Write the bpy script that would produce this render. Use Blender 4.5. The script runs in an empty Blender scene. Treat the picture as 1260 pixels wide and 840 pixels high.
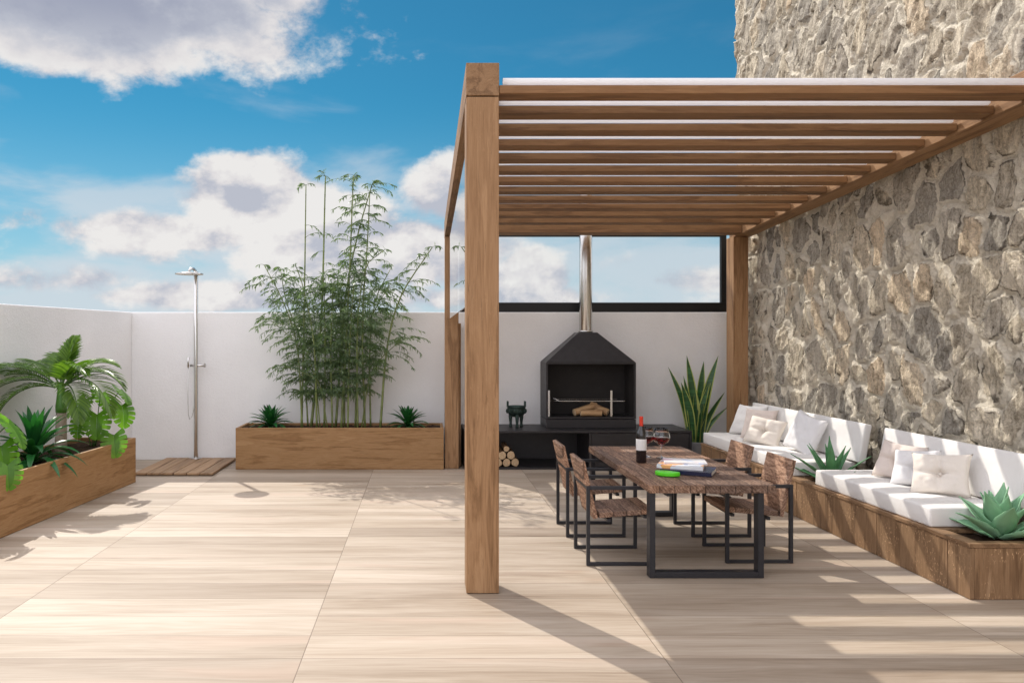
import bpy, bmesh, math, random
import numpy as np
from mathutils import Vector, Matrix, noise

S = bpy.context.scene
COL = S.collection
R = math.radians
rng = random.Random(7)

# ---------------------------------------------------------------- camera, sky, sun, exposure
cd = bpy.data.cameras.new('camera')
cam = bpy.data.objects.new('camera', cd)
COL.objects.link(cam)
cam.location = (0, 0, 1.8)
cam.rotation_euler = (R(90), 0, 0)
cd.sensor_width = 36
cd.lens = 36 * 950 / 1260
cd.shift_x = 110 / 1260
cd.shift_y = -3 / 1260
cd.clip_end = 5000
S.camera = cam

SUN_AZ, SUN_EL = R(-32), R(46)
SKY_STRENGTH = 0.15
S.view_settings.view_transform = 'Standard'
S.view_settings.look = 'None'
S.view_settings.exposure = 0.42
S.view_settings.gamma = 1
S.view_settings.use_curve_mapping = False

sd = bpy.data.lights.new('sun', 'SUN')
sd.energy = 3.0
sd.angle = R(0.5)
sd.color = (1, 0.94, 0.85)
sun = bpy.data.objects.new('sun', sd)
COL.objects.link(sun)
sdir = Vector((math.sin(SUN_AZ) * math.cos(SUN_EL), math.cos(SUN_AZ) * math.cos(SUN_EL), math.sin(SUN_EL)))
sun.rotation_euler = (-sdir).to_track_quat('-Z', 'Y').to_euler()
sun.location = sdir * 40


class NT:
    """small helper to write node trees"""
    def __init__(s, tree):
        s.t = tree
        s.n = tree.nodes
        s.l = tree.links

    def set(s, sock, v):
        if isinstance(v, bpy.types.NodeSocket):
            s.l.new(v, sock)
        elif v is not None:
            if sock.type == 'RGBA' and hasattr(v, '__len__') and len(v) == 3:
                v = (*v, 1)
            sock.default_value = v

    def node(s, typ, **kw):
        nd = s.n.new(typ)
        for k, v in kw.items():
            setattr(nd, k, v)
        return nd

    def m(s, op, a, b=None, c=None, clamp=False):
        nd = s.node('ShaderNodeMath', operation=op, use_clamp=clamp)
        for i, v in enumerate((a, b, c)):
            s.set(nd.inputs[i], v)
        return nd.outputs[0]

    def vm(s, op, a, b=None, scale=None):
        nd = s.node('ShaderNodeVectorMath', operation=op)
        s.set(nd.inputs[0], a)
        s.set(nd.inputs[1], b)
        if scale is not None:
            s.set(nd.inputs['Scale'], scale)
        return nd.outputs['Value'] if op in ('LENGTH', 'DISTANCE', 'DOT_PRODUCT') else nd.outputs[0]

    def sep(s, v):
        nd = s.node('ShaderNodeSeparateXYZ')
        s.set(nd.inputs[0], v)
        return nd.outputs

    def comb(s, x, y, z):
        nd = s.node('ShaderNodeCombineXYZ')
        for i, v in enumerate((x, y, z)):
            s.set(nd.inputs[i], v)
        return nd.outputs[0]

    def noise(s, vec, scale=5, detail=4, rough=.5, dist=0, dim='3D', w=None):
        nd = s.node('ShaderNodeTexNoise', noise_dimensions=dim)
        if vec is not None:
            s.set(nd.inputs['Vector'], vec)
        s.set(nd.inputs['Scale'], scale)
        s.set(nd.inputs['Detail'], detail)
        s.set(nd.inputs['Roughness'], rough)
        s.set(nd.inputs['Distortion'], dist)
        return nd.outputs[0]

    def white(s, vec):
        nd = s.node('ShaderNodeTexWhiteNoise', noise_dimensions='3D')
        s.set(nd.inputs['Vector'], vec)
        return nd.outputs[0]

    def ramp(s, fac, stops, interp='LINEAR'):
        nd = s.node('ShaderNodeValToRGB')
        nd.color_ramp.interpolation = interp
        e = nd.color_ramp.elements
        while len(e) < len(stops):
            e.new(.5)
        for el, (p, c) in zip(e, stops):
            el.position = p
            el.color = (*c, 1) if hasattr(c, '__len__') else (c, c, c, 1)
        s.set(nd.inputs[0], fac)
        return nd.outputs[0]

    def mix(s, fac, a, b, blend='MIX'):
        nd = s.node('ShaderNodeMix', data_type='RGBA', blend_type=blend)
        s.set(nd.inputs[0], fac)
        s.set(nd.inputs[6], a)
        s.set(nd.inputs[7], b)
        return nd.outputs[2]

    def smooth(s, v, lo, hi):
        nd = s.node('ShaderNodeMapRange', interpolation_type='SMOOTHSTEP')
        s.set(nd.inputs[0], v)
        nd.inputs[1].default_value = lo
        nd.inputs[2].default_value = hi
        return nd.outputs[0]

    def bump(s, h, strength=.3, dist=.01):
        nd = s.node('ShaderNodeBump')
        nd.inputs['Strength'].default_value = strength
        nd.inputs['Distance'].default_value = dist
        s.set(nd.inputs['Height'], h)
        return nd.outputs[0]


# world: Nishita sky with procedural clouds fixed to compass directions
W = bpy.data.worlds.new('World')
S.world = W
W.use_nodes = True
W.node_tree.nodes.clear()
N = NT(W.node_tree)
wout = N.node('ShaderNodeOutputWorld')
bg = N.node('ShaderNodeBackground')
N.l.new(bg.outputs[0], wout.inputs[0])
bg.inputs['Strength'].default_value = SKY_STRENGTH
sky = N.node('ShaderNodeTexSky', sky_type='NISHITA')
sky.sun_disc = False
sky.sun_elevation = SUN_EL
sky.sun_rotation = SUN_AZ
sky.air_density = 1.0
sky.dust_density = 0.2
sky.ozone_density = 3.0
geo = N.node('ShaderNodeTexCoord')
D = N.vm('NORMALIZE', geo.outputs['Generated'])
dx, dy, dz = N.sep(D)
az = N.m('ARCTAN2', dx, dy)
el = N.m('ARCSINE', dz)


def azel(px, py):
    a = math.atan2(px - 520, 950)
    return a, math.atan((417 - py) / 950 * math.cos(a))


def blobs(lst):
    acc = None
    for (px, py, rx, ry, w) in lst:
        a, e = azel(px, py)
        u = N.m('DIVIDE', N.m('SUBTRACT', az, a), rx / 1050)
        v = N.m('DIVIDE', N.m('SUBTRACT', el, e), ry / 1050)
        r2 = N.m('ADD', N.m('MULTIPLY', u, u), N.m('MULTIPLY', v, v))
        g = N.m('MULTIPLY', N.m('EXPONENT', N.m('MULTIPLY', r2, -1.0)), w)
        acc = g if acc is None else N.m('MAXIMUM', acc, g)
    return acc


def density(off):
    """cloud density sampled a little further along the vector off"""
    p = N.vm('ADD', D, off)
    p = N.vm('MULTIPLY', p, (1, 1, 1.5))
    n1 = N.noise(p, 8.5, 10, .60, .1)
    n2 = N.noise(N.vm('ADD', p, (3.1, 1.7, 5.2)), 2.6, 3, .5)
    return N.m('ADD', N.m('MULTIPLY', n1, 1.0), N.m('MULTIPLY', n2, .35))


bl = blobs([(90, 0, 320, 84, .64), (330, -8, 70, 36, .46), (300, 240, 100, 60, .62), (400, 290, 130, 75, .62), (190, 285, 170, 32, .52),
            (25, 268, 60, 30, .40), (20, 205, 30, 18, .22), (100, 212, 22, 26, .20), (560, 235, 75, 60, .60), (520, 310, 130, 55, .60),
            (80, 345, 110, 30, .46), (250, 365, 260, 26, .44), (150, 300, 200, 40, .34), (650, 340, 70, 45, .45), (850, 345, 120, 28, .42), (760, 330, 60, 30, .30),
            (520, 368, 600, 26, .38)])
# unseen clouds added outside the view to raise the fill light
offview = N.m('MAXIMUM', N.smooth(N.m('ABSOLUTE', N.m('ADD', az, -0.05)), .80, 1.2), N.smooth(el, .50, .75))
away = N.m('MULTIPLY', offview, .47)
bias = N.m('MAXIMUM', bl, away)
d0 = density((0, 0, 0))
d1 = density((-.012, 0, .030))
den = N.m('ADD', d0, N.m('ADD', N.m('MULTIPLY', bias, 1.2), -.95))
mask = N.smooth(den, -.04, .15)
thick = N.smooth(den, .05, .40)
lit = N.m('MULTIPLY_ADD', N.m('SUBTRACT', d0, d1), 3.2, N.m('MULTIPLY_ADD', N.noise(N.vm('MULTIPLY', D, (1, 1, 1.4)), 17.0, 6, .6, .4), .9, .27), clamp=True)
darkcl = blobs([(110, -25, 380, 105, 1.0)])
lit = N.m('MULTIPLY', N.m('MAXIMUM', lit, .34), N.m('SUBTRACT', 1.0, N.m('MULTIPLY', N.m('MULTIPLY', darkcl, thick), .98)))
cloud_c = N.ramp(lit, [(0, (1.6, 1.75, 2.3)), (.35, (2.5, 2.62, 3.0)), (.72, (3.7, 3.6, 3.65)), (1, (4.2, 4.12, 4.05))])
# these added clouds, overhead and behind the camera, are brightened for more fill
cloud = N.mix(1.0, cloud_c, N.ramp(offview, [(0, (1, 1, 1)), (1, (2.30, 2.29, 2.38))]), 'MULTIPLY')
skyc = N.mix(1.0, sky.outputs[0], (0.088, 0.335, 0.37), 'MULTIPLY')
hz = N.smooth(el, .32, -.03)
skyc = N.mix(N.m('MULTIPLY', N.m('POWER', hz, 1.3), .85), skyc, (2.5, 3.3, 3.9))
# a soft, thin layer of distant cloud low over the horizon
low = N.noise(N.vm('MULTIPLY', D, (1, 1, 3.2)), 4.0, 6, .55, .3)
lowm = N.m('MULTIPLY', N.smooth(N.m('ADD', low, N.m('MULTIPLY', N.smooth(el, .30, .0), .26)), .50, .74), N.smooth(el, .42, .10))
skyc = N.mix(N.m('MULTIPLY', lowm, .82), skyc, (3.15, 3.45, 3.75))
N.l.new(N.mix(mask, skyc, cloud), bg.inputs[0])


# ---------------------------------------------------------------- mesh helpers
def at(px, py, y):
    """point of the place seen at photo pixel (px, py), y metres ahead of the camera"""
    return Vector(((px - 520) / 950 * y, y, 1.8 - (py - 417) / 950 * y))


class MB:
    def __init__(s):
        s.v, s.f = [], []

    def add(s, vs, fs):
        o = len(s.v)
        s.v += [tuple(v) for v in vs]
        s.f += [tuple(i + o for i in f) for f in fs]
        return s

    def box(s, x0, x1, y0, y1, z0, z1, M=None):
        vs = [Vector((x, y, z)) for x in (x0, x1) for y in (y0, y1) for z in (z0, z1)]
        if M is not None:
            vs = [M @ v for v in vs]
        return s.add(vs, [(0, 1, 3, 2), (4, 6, 7, 5), (0, 4, 5, 1), (2, 3, 7, 6), (0, 2, 6, 4), (1, 5, 7, 3)])

    def prism(s, poly, ext):
        """closed polygon (list of Vector) swept along ext"""
        n = len(poly)
        vs = [Vector(p) for p in poly] + [Vector(p) + Vector(ext) for p in poly]
        fs = [tuple(range(n))[::-1], tuple(range(n, 2 * n))]
        fs += [(i, (i + 1) % n, n + (i + 1) % n, n + i) for i in range(n)]
        return s.add(vs, fs)

    def tube(s, pts, rad, n=8, caps=True):
        pts = [Vector(p) for p in pts]
        if not hasattr(rad, '__len__'):
            rad = [rad] * len(pts)
        vs = []
        up = None
        for i, p in enumerate(pts):
            t = (pts[min(i + 1, len(pts) - 1)] - pts[max(i - 1, 0)])
            t = t.normalized() if t.length > 1e-9 else Vector((0, 0, 1))
            if up is None:
                up = Vector((1, 0, 0)) if abs(t.x) < .9 else Vector((0, 1, 0))
            a = (up - t * up.dot(t)).normalized()
            up = a
            b = t.cross(a)
            vs += [p + (a * math.cos(2 * math.pi * k / n) + b * math.sin(2 * math.pi * k / n)) * rad[i] for k in range(n)]
        fs = []
        for i in range(len(pts) - 1):
            for k in range(n):
                fs.append((i * n + k, i * n + (k + 1) % n, (i + 1) * n + (k + 1) % n, (i + 1) * n + k))
        if caps:
            fs.append(tuple(range(n))[::-1])
            fs.append(tuple((len(pts) - 1) * n + k for k in range(n)))
        return s.add(vs, fs)

    def lathe(s, prof, n=24, c=(0, 0, 0)):
        vs = []
        for r, z in prof:
            vs += [(c[0] + r * math.cos(2 * math.pi * k / n), c[1] + r * math.sin(2 * math.pi * k / n), c[2] + z) for k in range(n)]
        fs = []
        for i in range(len(prof) - 1):
            for k in range(n):
                fs.append((i * n + k, i * n + (k + 1) % n, (i + 1) * n + (k + 1) % n, (i + 1) * n + k))
        if prof[0][0] > 1e-5:
            fs.append(tuple(range(n))[::-1])
        if prof[-1][0] > 1e-5:
            fs.append(tuple((len(prof) - 1) * n + k for k in range(n)))
        return s.add(vs, fs)

    def grid(s, rows):
        m = len(rows[0])
        vs = [p for r in rows for p in r]
        fs = [(i * m + j, i * m + j + 1, (i + 1) * m + j + 1, (i + 1) * m + j) for i in range(len(rows) - 1) for j in range(m - 1)]
        return s.add(vs, fs)

    def build(s, name, mat, parent=None, smooth=False, bevel=0, solid=0, world=False, seg=2, angle=40):
        me = bpy.data.meshes.new(name)
        vs = s.v
        if world and parent is not None:
            o = parent.matrix_basis.inverted()
            q = parent.parent
            while q is not None:
                o = o @ q.matrix_basis.inverted()
                q = q.parent
            vs = [tuple(o @ Vector(v)) for v in vs]
        me.from_pydata(vs, [], s.f)
        me.materials.append(mat)
        ob = bpy.data.objects.new(name, me)
        COL.objects.link(ob)
        if parent is not None:
            ob.parent = parent
        if smooth:
            me.polygons.foreach_set('use_smooth', [True] * len(me.polygons))
        if solid:
            md = ob.modifiers.new('solid', 'SOLIDIFY')
            md.thickness = solid
            md.offset = 0
        if bevel:
            md = ob.modifiers.new('bevel', 'BEVEL')
            md.width = bevel
            md.segments = seg
            md.limit_method = 'ANGLE'
            md.angle_limit = R(angle)
        return ob


def tag(o, label, cat, group=None):
    o['label'] = label
    o['category'] = cat
    if group:
        o['group'] = group
    return o


def thing(name, label, cat, loc=(0, 0, 0), rz=0, group=None):
    o = bpy.data.objects.new(name, None)
    o.empty_display_size = .1
    COL.objects.link(o)
    o.location = loc
    o.rotation_euler = (0, 0, rz)
    return tag(o, label, cat, group)


def copy_tree(o, parent=None):
    c = o.copy()
    COL.objects.link(c)
    if parent is not None:
        c.parent = parent
    for ch in list(o.children):
        copy_tree(ch, c)
    return c


# ---------------------------------------------------------------- materials
def new_mat(name):
    m = bpy.data.materials.new(name)
    m.use_nodes = True
    n = NT(m.node_tree)
    b = n.n['Principled BSDF']
    return m, n, b


def plain(name, col, rough=.5, metal=0, var=.12, nscale=30, bump=0, spec=.5):
    m, n, b = new_mat(name)
    tc = n.node('ShaderNodeTexCoord')
    f = n.noise(tc.outputs['Object'], nscale, 5, .6)
    lo = [c * (1 - var) for c in col]
    hi = [min(1, c * (1 + var)) for c in col]
    n.set(b.inputs['Base Color'], n.ramp(f, [(.3, lo), (.7, hi)]))
    n.set(b.inputs['Roughness'], n.m('MULTIPLY_ADD', f, .2, rough - .1))
    b.inputs['Metallic'].default_value = metal
    b.inputs['Specular IOR Level'].default_value = spec
    if bump:
        n.set(b.inputs['Normal'], n.bump(f, bump, .004))
    return m


def wood(name, dark, mid, light, axis=0, scale=1.0, rough=.6, bump=.25, speck=0, spread=.18, fibre=1.0, swirl=.6, obj_rand=True):
    m, n, b = new_mat(name)
    tc = n.node('ShaderNodeTexCoord')
    oi = n.node('ShaderNodeObjectInfo')
    p = tc.outputs['Object']
    if obj_rand:
        off = n.vm('SCALE', n.comb(oi.outputs['Random'], n.m('MULTIPLY', oi.outputs['Random'], 3.7), n.m('MULTIPLY', oi.outputs['Random'], 7.1)), scale=20.0)
        p = n.vm('ADD', p, off)
    s1 = [6.0] * 3
    s1[axis] = .55
    s2 = [70.0] * 3
    s2[axis] = 2.2
    warp = n.noise(n.vm('MULTIPLY', p, [1.2 if i == axis else 2.5 for i in range(3)]), scale, 2, .5)
    g1 = n.noise(n.vm('MULTIPLY', p, s1), scale, 6, .62, swirl)
    ring = n.m('FRACT', n.m('ADD', n.m('MULTIPLY', g1, 5.0), warp))
    ring = n.m('ABSOLUTE', n.m('MULTIPLY_ADD', ring, 2.0, -1.0))
    g2 = n.noise(n.vm('MULTIPLY', p, s2), scale, 4, .65)
    f = n.m('ADD', n.m('MULTIPLY', g1, .62), n.m('ADD', n.m('MULTIPLY', ring, .14), n.m('MULTIPLY', g2, .30 * fibre)))
    col = n.ramp(f, [(.53 - spread, dark), (.54, mid), (.55 + spread, light)])
    col = n.mix(1.0, col, n.ramp(oi.outputs['Random'], [(0, (.82, .82, .82)), (1, (1.12, 1.10, 1.08))]), 'MULTIPLY')
    fib = n.smooth(g2, .60, .72)
    col = n.mix(n.m('MULTIPLY', fib, .55 * fibre), col, [c * .45 for c in dark])
    if speck:
        sp = n.noise(n.vm('MULTIPLY', p, [90 if i != axis else 34 for i in range(3)]), 1.0, 2, .5)
        blot = n.noise(p, 3.0, 3, .5)
        k = n.m('MULTIPLY', n.smooth(sp, .60, .68), n.smooth(blot, .45, .62))
        col = n.mix(n.m('MULTIPLY', k, speck), col, [min(1, c * 1.9) for c in light])
    n.set(b.inputs['Base Color'], col)
    n.set(b.inputs['Roughness'], n.m('MULTIPLY_ADD', g1, .25, rough - .1))
    b.inputs['Specular IOR Level'].default_value = .35
    n.set(b.inputs['Normal'], n.bump(n.m('ADD', g2, n.m('MULTIPLY', g1, .5)), bump, .004))
    return m


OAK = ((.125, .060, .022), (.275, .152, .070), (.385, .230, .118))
SHADED_OAK = [tuple(c * k for c, k in zip(t_, (.66, .60, .52))) for t_ in OAK]  # same oak for the roof slats, their shade put into the colour
M_oak_x_shaded = wood('shaded_oak_along_x', *SHADED_OAK, axis=0, speck=.08, scale=1.5, fibre=1.3)
M_oak_y = wood('oak_along_y', *OAK, axis=1, speck=.08, scale=1.5, fibre=1.3)
M_oak_z = wood('oak_along_z', *OAK, axis=2, speck=.08, scale=1.5, fibre=1.3)
PLT = ((.115, .052, .016), (.275, .150, .060), (.37, .222, .105))
M_planter_x = wood('planter_boards', *PLT, axis=0, scale=2.3, bump=.25, swirl=.35, spread=.20, fibre=1.5)
M_planter_y = wood('planter_boards_long', *PLT, axis=1, scale=2.3, bump=.25, swirl=.35, spread=.20, fibre=1.5)
M_mat = wood('duckboard_wood', (.20, .12, .065), (.33, .21, .12), (.43, .29, .18), axis=1, bump=.15)
BEN = ((.115, .062, .030), (.245, .145, .075), (.40, .26, .15))
M_bench_z = wood('bench_boards', *BEN, axis=2, scale=2.2, speck=.8, spread=.22, swirl=.4, bump=.4)
M_bench_y = wood('bench_top_boards', *BEN, axis=1, scale=2.0, speck=.6, spread=.22, bump=.4)
M_bark = wood('log_bark', (.07, .04, .02), (.16, .09, .045), (.25, .15, .08), axis=1, scale=2, bump=.6)
M_fire_log = wood('split_log', (.20, .11, .05), (.42, .26, .13), (.55, .38, .22), axis=0, scale=2, bump=.6)


def reclaimed(name, axis, k=1.0):
    """old sawn timber: staves of differing brown with dark joints and saw marks"""
    m, n, b = new_mat(name)
    tc = n.node('ShaderNodeTexCoord')
    oi = n.node('ShaderNodeObjectInfo')
    p = n.vm('ADD', tc.outputs['Object'], n.vm('SCALE', n.comb(oi.outputs['Random'], 0.0, oi.outputs['Random']), scale=9.0))
    x, y, z = n.sep(tc.outputs['Object'])
    a, c = (x, y) if axis == 0 else (y, x)
    wob = n.m('MULTIPLY_ADD', n.noise(p, 2.0, 3), .05, -.025)
    row = n.m('FLOOR', n.m('DIVIDE', n.m('ADD', n.m('ADD', c, wob), 5.0), .115))
    r1 = n.white(n.comb(row, 3.0, 1.0))
    seg = n.m('FLOOR', n.m('DIVIDE', n.m('ADD', n.m('ADD', a, n.m('MULTIPLY', r1, 3.0)), 7.0), .46))
    r2 = n.white(n.comb(row, seg, 2.0))
    fr = n.m('FRACT', n.m('DIVIDE', n.m('ADD', n.m('ADD', c, wob), 5.0), .115))
    joint = n.m('MAXIMUM', n.smooth(fr, .05, .0), n.smooth(fr, .95, 1.0))
    s = [26.0] * 3
    s[axis] = 3.0
    g = n.noise(n.vm('ADD', n.vm('MULTIPLY', p, s), n.comb(r2, r1, r2)), 1.0, 6, .7, 1.4)
    saw = n.node('ShaderNodeTexWave', wave_type='RINGS', rings_direction='SPHERICAL')
    n.set(saw.inputs['Vector'], n.vm('ADD', p, n.comb(n.m('MULTIPLY', r2, 2.0), r1, 0.0)))
    saw.inputs['Scale'].default_value = 16
    saw.inputs['Distortion'].default_value = 9
    saw.inputs['Detail'].default_value = 3
    g = n.m('ADD', n.m('MULTIPLY', g, .88), n.m('MULTIPLY', saw.outputs[1], .12))
    col = n.ramp(g, [(.30, (.055, .030, .019)), (.46, (.155, .095, .066)), (.60, (.265, .178, .130)), (.78, (.41, .305, .24))])
    col = n.mix(1.0, col, n.ramp(r2, [(0, (.62 * k, .60 * k, .62 * k)), (.5, (k, .97 * k, .95 * k)), (1, (1.38 * k, 1.25 * k, 1.12 * k))]), 'MULTIPLY')
    col = n.mix(n.m('MULTIPLY', joint, .8), col, (.02, .012, .01))
    n.set(b.inputs['Base Color'], col)
    b.inputs['Roughness'].default_value = .62
    b.inputs['Specular IOR Level'].default_value = .3
    n.set(b.inputs['Normal'], n.bump(n.m('SUBTRACT', g, n.m('MULTIPLY', joint, .8)), .55, .012))
    return m


M_table = reclaimed('reclaimed_table_timber', 1)
M_chairwood = reclaimed('reclaimed_chair_timber', 1, 1.3)

M_steel = plain('dark_steel', (.026, .026, .031), .42, .25, .15, 40)
M_black = plain('black_plate_steel', (.022, .020, .022), .42, .2, .2, 12)
M_soot = plain('sooty_inside', (.022, .019, .018), .8, 0, .3, 9)
M_frame = plain('black_aluminium', (.008, .008, .009), .4, .3, .1, 20)
M_chrome = plain('brushed_stainless', (.62, .61, .59), .22, 1, .04, 8)
M_bronze = plain('patinated_bronze', (.035, .060, .052), .5, .6, .5, 14, .4)
M_soil = plain('potting_soil', (.050, .030, .020), .95, 0, .6, 60, 1.0, .1)
M_pot = plain('grey_stoneware', (.32, .32, .33), .6, 0, .1, 25)
M_fabric = plain('white_canvas', (.76, .74, .715), .85, 0, .03, 220, .25, .2)
M_pink = plain('rose_beige_linen', (.70, .61, .55), .9, 0, .04, 220, .3, .2)
M_cream = plain('cream_linen', (.74, .68, .61), .9, 0, .04, 220, .3, .2)
M_white = plain('white_linen', (.76, .75, .75), .9, 0, .03, 220, .3, .2)
M_logend = plain('pale_log_end', (.60, .44, .27), .8, 0, .25, 26, .3)


def mat_acrylic():
    m, n, b = new_mat('white_batten')
    b.inputs['Base Color'].default_value = (.86, .86, .88, 1)
    b.inputs['Roughness'].default_value = .35
    tr = n.node('ShaderNodeBsdfTranslucent')
    tr.inputs[0].default_value = (.88, .88, .90, 1)
    mx = n.node('ShaderNodeMixShader')
    mx.inputs[0].default_value = .55
    n.l.new(b.outputs[0], mx.inputs[1])
    n.l.new(tr.outputs[0], mx.inputs[2])
    n.l.new(mx.outputs[0], n.n['Material Output'].inputs[0])
    return m


M_batten = mat_acrylic()


def glass(name, col=(1, 1, 1), rough=0, ior=1.45):
    m, n, b = new_mat(name)
    b.inputs['Base Color'].default_value = (*col, 1)
    b.inputs['Roughness'].default_value = rough
    b.inputs['IOR'].default_value = ior
    b.inputs['Transmission Weight'].default_value = 1
    return m


M_glass = glass('clear_glass', (.96, .98, .98))
M_pane = glass('window_glass', (.97, .985, .985), 0, 1.14)
M_wine = glass('red_wine', (.25, .004, .01), 0, 1.34)
M_bottle = plain('dark_bottle_glass', (.008, .006, .008), .12, 0, .2, 6, 0, .8)
M_capsule = plain('red_foil', (.62, .035, .012), .4, .1, .1, 30)
M_label = plain('white_paper_label', (.74, .73, .72), .7, 0, .03, 60)


def mat_plaster():
    m, n, b = new_mat('white_rough_plaster')
    tc = n.node('ShaderNodeTexCoord')
    p = tc.outputs['Object']
    a = n.noise(p, 26, 6, .7)
    c = n.noise(p, 1.1, 4, .6)
    d = n.noise(p, 85, 3, .6)
    col = n.ramp(c, [(.3, (.79, .785, .78)), (.7, (.86, .855, .85))])
    pit = n.smooth(d, .62, .70)
    col = n.mix(n.m('MULTIPLY', pit, .45), col, (.50, .49, .48))
    n.set(b.inputs['Base Color'], col)
    b.inputs['Roughness'].default_value = .9
    b.inputs['Specular IOR Level'].default_value = .2
    n.set(b.inputs['Normal'], n.bump(n.m('ADD', a, n.m('MULTIPLY', d, .6)), .55, .012))
    return m


M_plaster = mat_plaster()


def mat_floor():
    m, n, b = new_mat('wood_look_floor_tiles')
    tc = n.node('ShaderNodeTexCoord')
    p = tc.outputs['Object']
    x, y, z = n.sep(p)
    cx = n.m('DIVIDE', n.m('ADD', x, .68), 2.045)
    cy = n.m('DIVIDE', n.m('ADD', y, -.335 * 13 - .0), .335)
    ix, iy = n.m('FLOOR', cx), n.m('FLOOR', cy)
    fx, fy = n.m('FRACT', cx), n.m('FRACT', cy)
    r1 = n.white(n.comb(ix, iy, 0.0))
    r2 = n.white(n.comb(ix, iy, 5.0))
    pp = n.vm('ADD', p, n.comb(n.m('MULTIPLY', r1, 40.0), n.m('MULTIPLY', r2, 30.0), 0.0))
    warp = n.noise(n.vm('MULTIPLY', pp, (.9, 3.0, 1)), 1.0, 3, .5)
    pw = n.vm('ADD', pp, n.comb(0.0, n.m('MULTIPLY', warp, .10), 0.0))
    g1 = n.noise(n.vm('MULTIPLY', pw, (.45, 6.0, 1)), 1.0, 6, .6, .6)
    g2 = n.noise(n.vm('MULTIPLY', pw, (2.0, 60.0, 1)), 1.0, 4, .65)
    g3 = n.noise(n.vm('MULTIPLY', pw, (.35, 3.2, 1)), 1.0, 3, .5, .3)
    f = n.m('ADD', n.m('MULTIPLY', g1, .46), n.m('ADD', n.m('MULTIPLY', g2, .26), n.m('ADD', n.m('MULTIPLY', g3, .28), n.m('MULTIPLY', n.m('SINE', n.m('MULTIPLY', g3, 95.0)), .014))))
    col = n.ramp(f, [(.32, (.200, .138, .096)), (.42, (.325, .258, .195)), (.53, (.415, .345, .275)), (.66, (.485, .42, .35))])
    tint = n.ramp(r1, [(0, (.78, .76, .74)), (.3, (.90, .885, .86)), (.55, (.99, .975, .95)), (.8, (1.04, 1.05, 1.05)), (1, (1.20, 1.22, 1.24))])
    col = n.mix(1.0, col, tint, 'MULTIPLY')
    warm = n.smooth(g3, .56, .70)
    col = n.mix(n.m('MULTIPLY', warm, .35), col, (.44, .31, .235))
    knot = n.node('ShaderNodeTexVoronoi', feature='F1')
    n.set(knot.inputs['Vector'], n.vm('MULTIPLY', pw, (.8, 2.6, 1)))
    knot.inputs['Scale'].default_value = .9
    k = n.smooth(knot.outputs['Distance'], .14, .02)
    col = n.mix(n.m('MULTIPLY', k, .35), col, (.30, .19, .12))
    ex = n.m('MULTIPLY', n.m('MINIMUM', fx, n.m('SUBTRACT', 1.0, fx)), 2.045)
    ey = n.m('MULTIPLY', n.m('MINIMUM', fy, n.m('SUBTRACT', 1.0, fy)), .335)
    e = n.m('MINIMUM', ex, ey)
    j = n.smooth(e, .0036, .0018)
    col = n.mix(n.m('MULTIPLY', j, .75), col, (.12, .085, .06))
    n.set(b.inputs['Base Color'], col)
    n.set(b.inputs['Roughness'], n.m('MULTIPLY_ADD', g1, .25, .42))
    b.inputs['Specular IOR Level'].default_value = .35
    h = n.m('SUBTRACT', n.m('MULTIPLY', g2, .4), n.m('MULTIPLY', n.smooth(e, .005, .0), 2.0))
    n.set(b.inputs['Normal'], n.bump(h, .25, .003))
    return m


M_floor = mat_floor()
M_ground = plain('far_ground', (.16, .14, .11), .95, 0, .3, .2)


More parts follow.
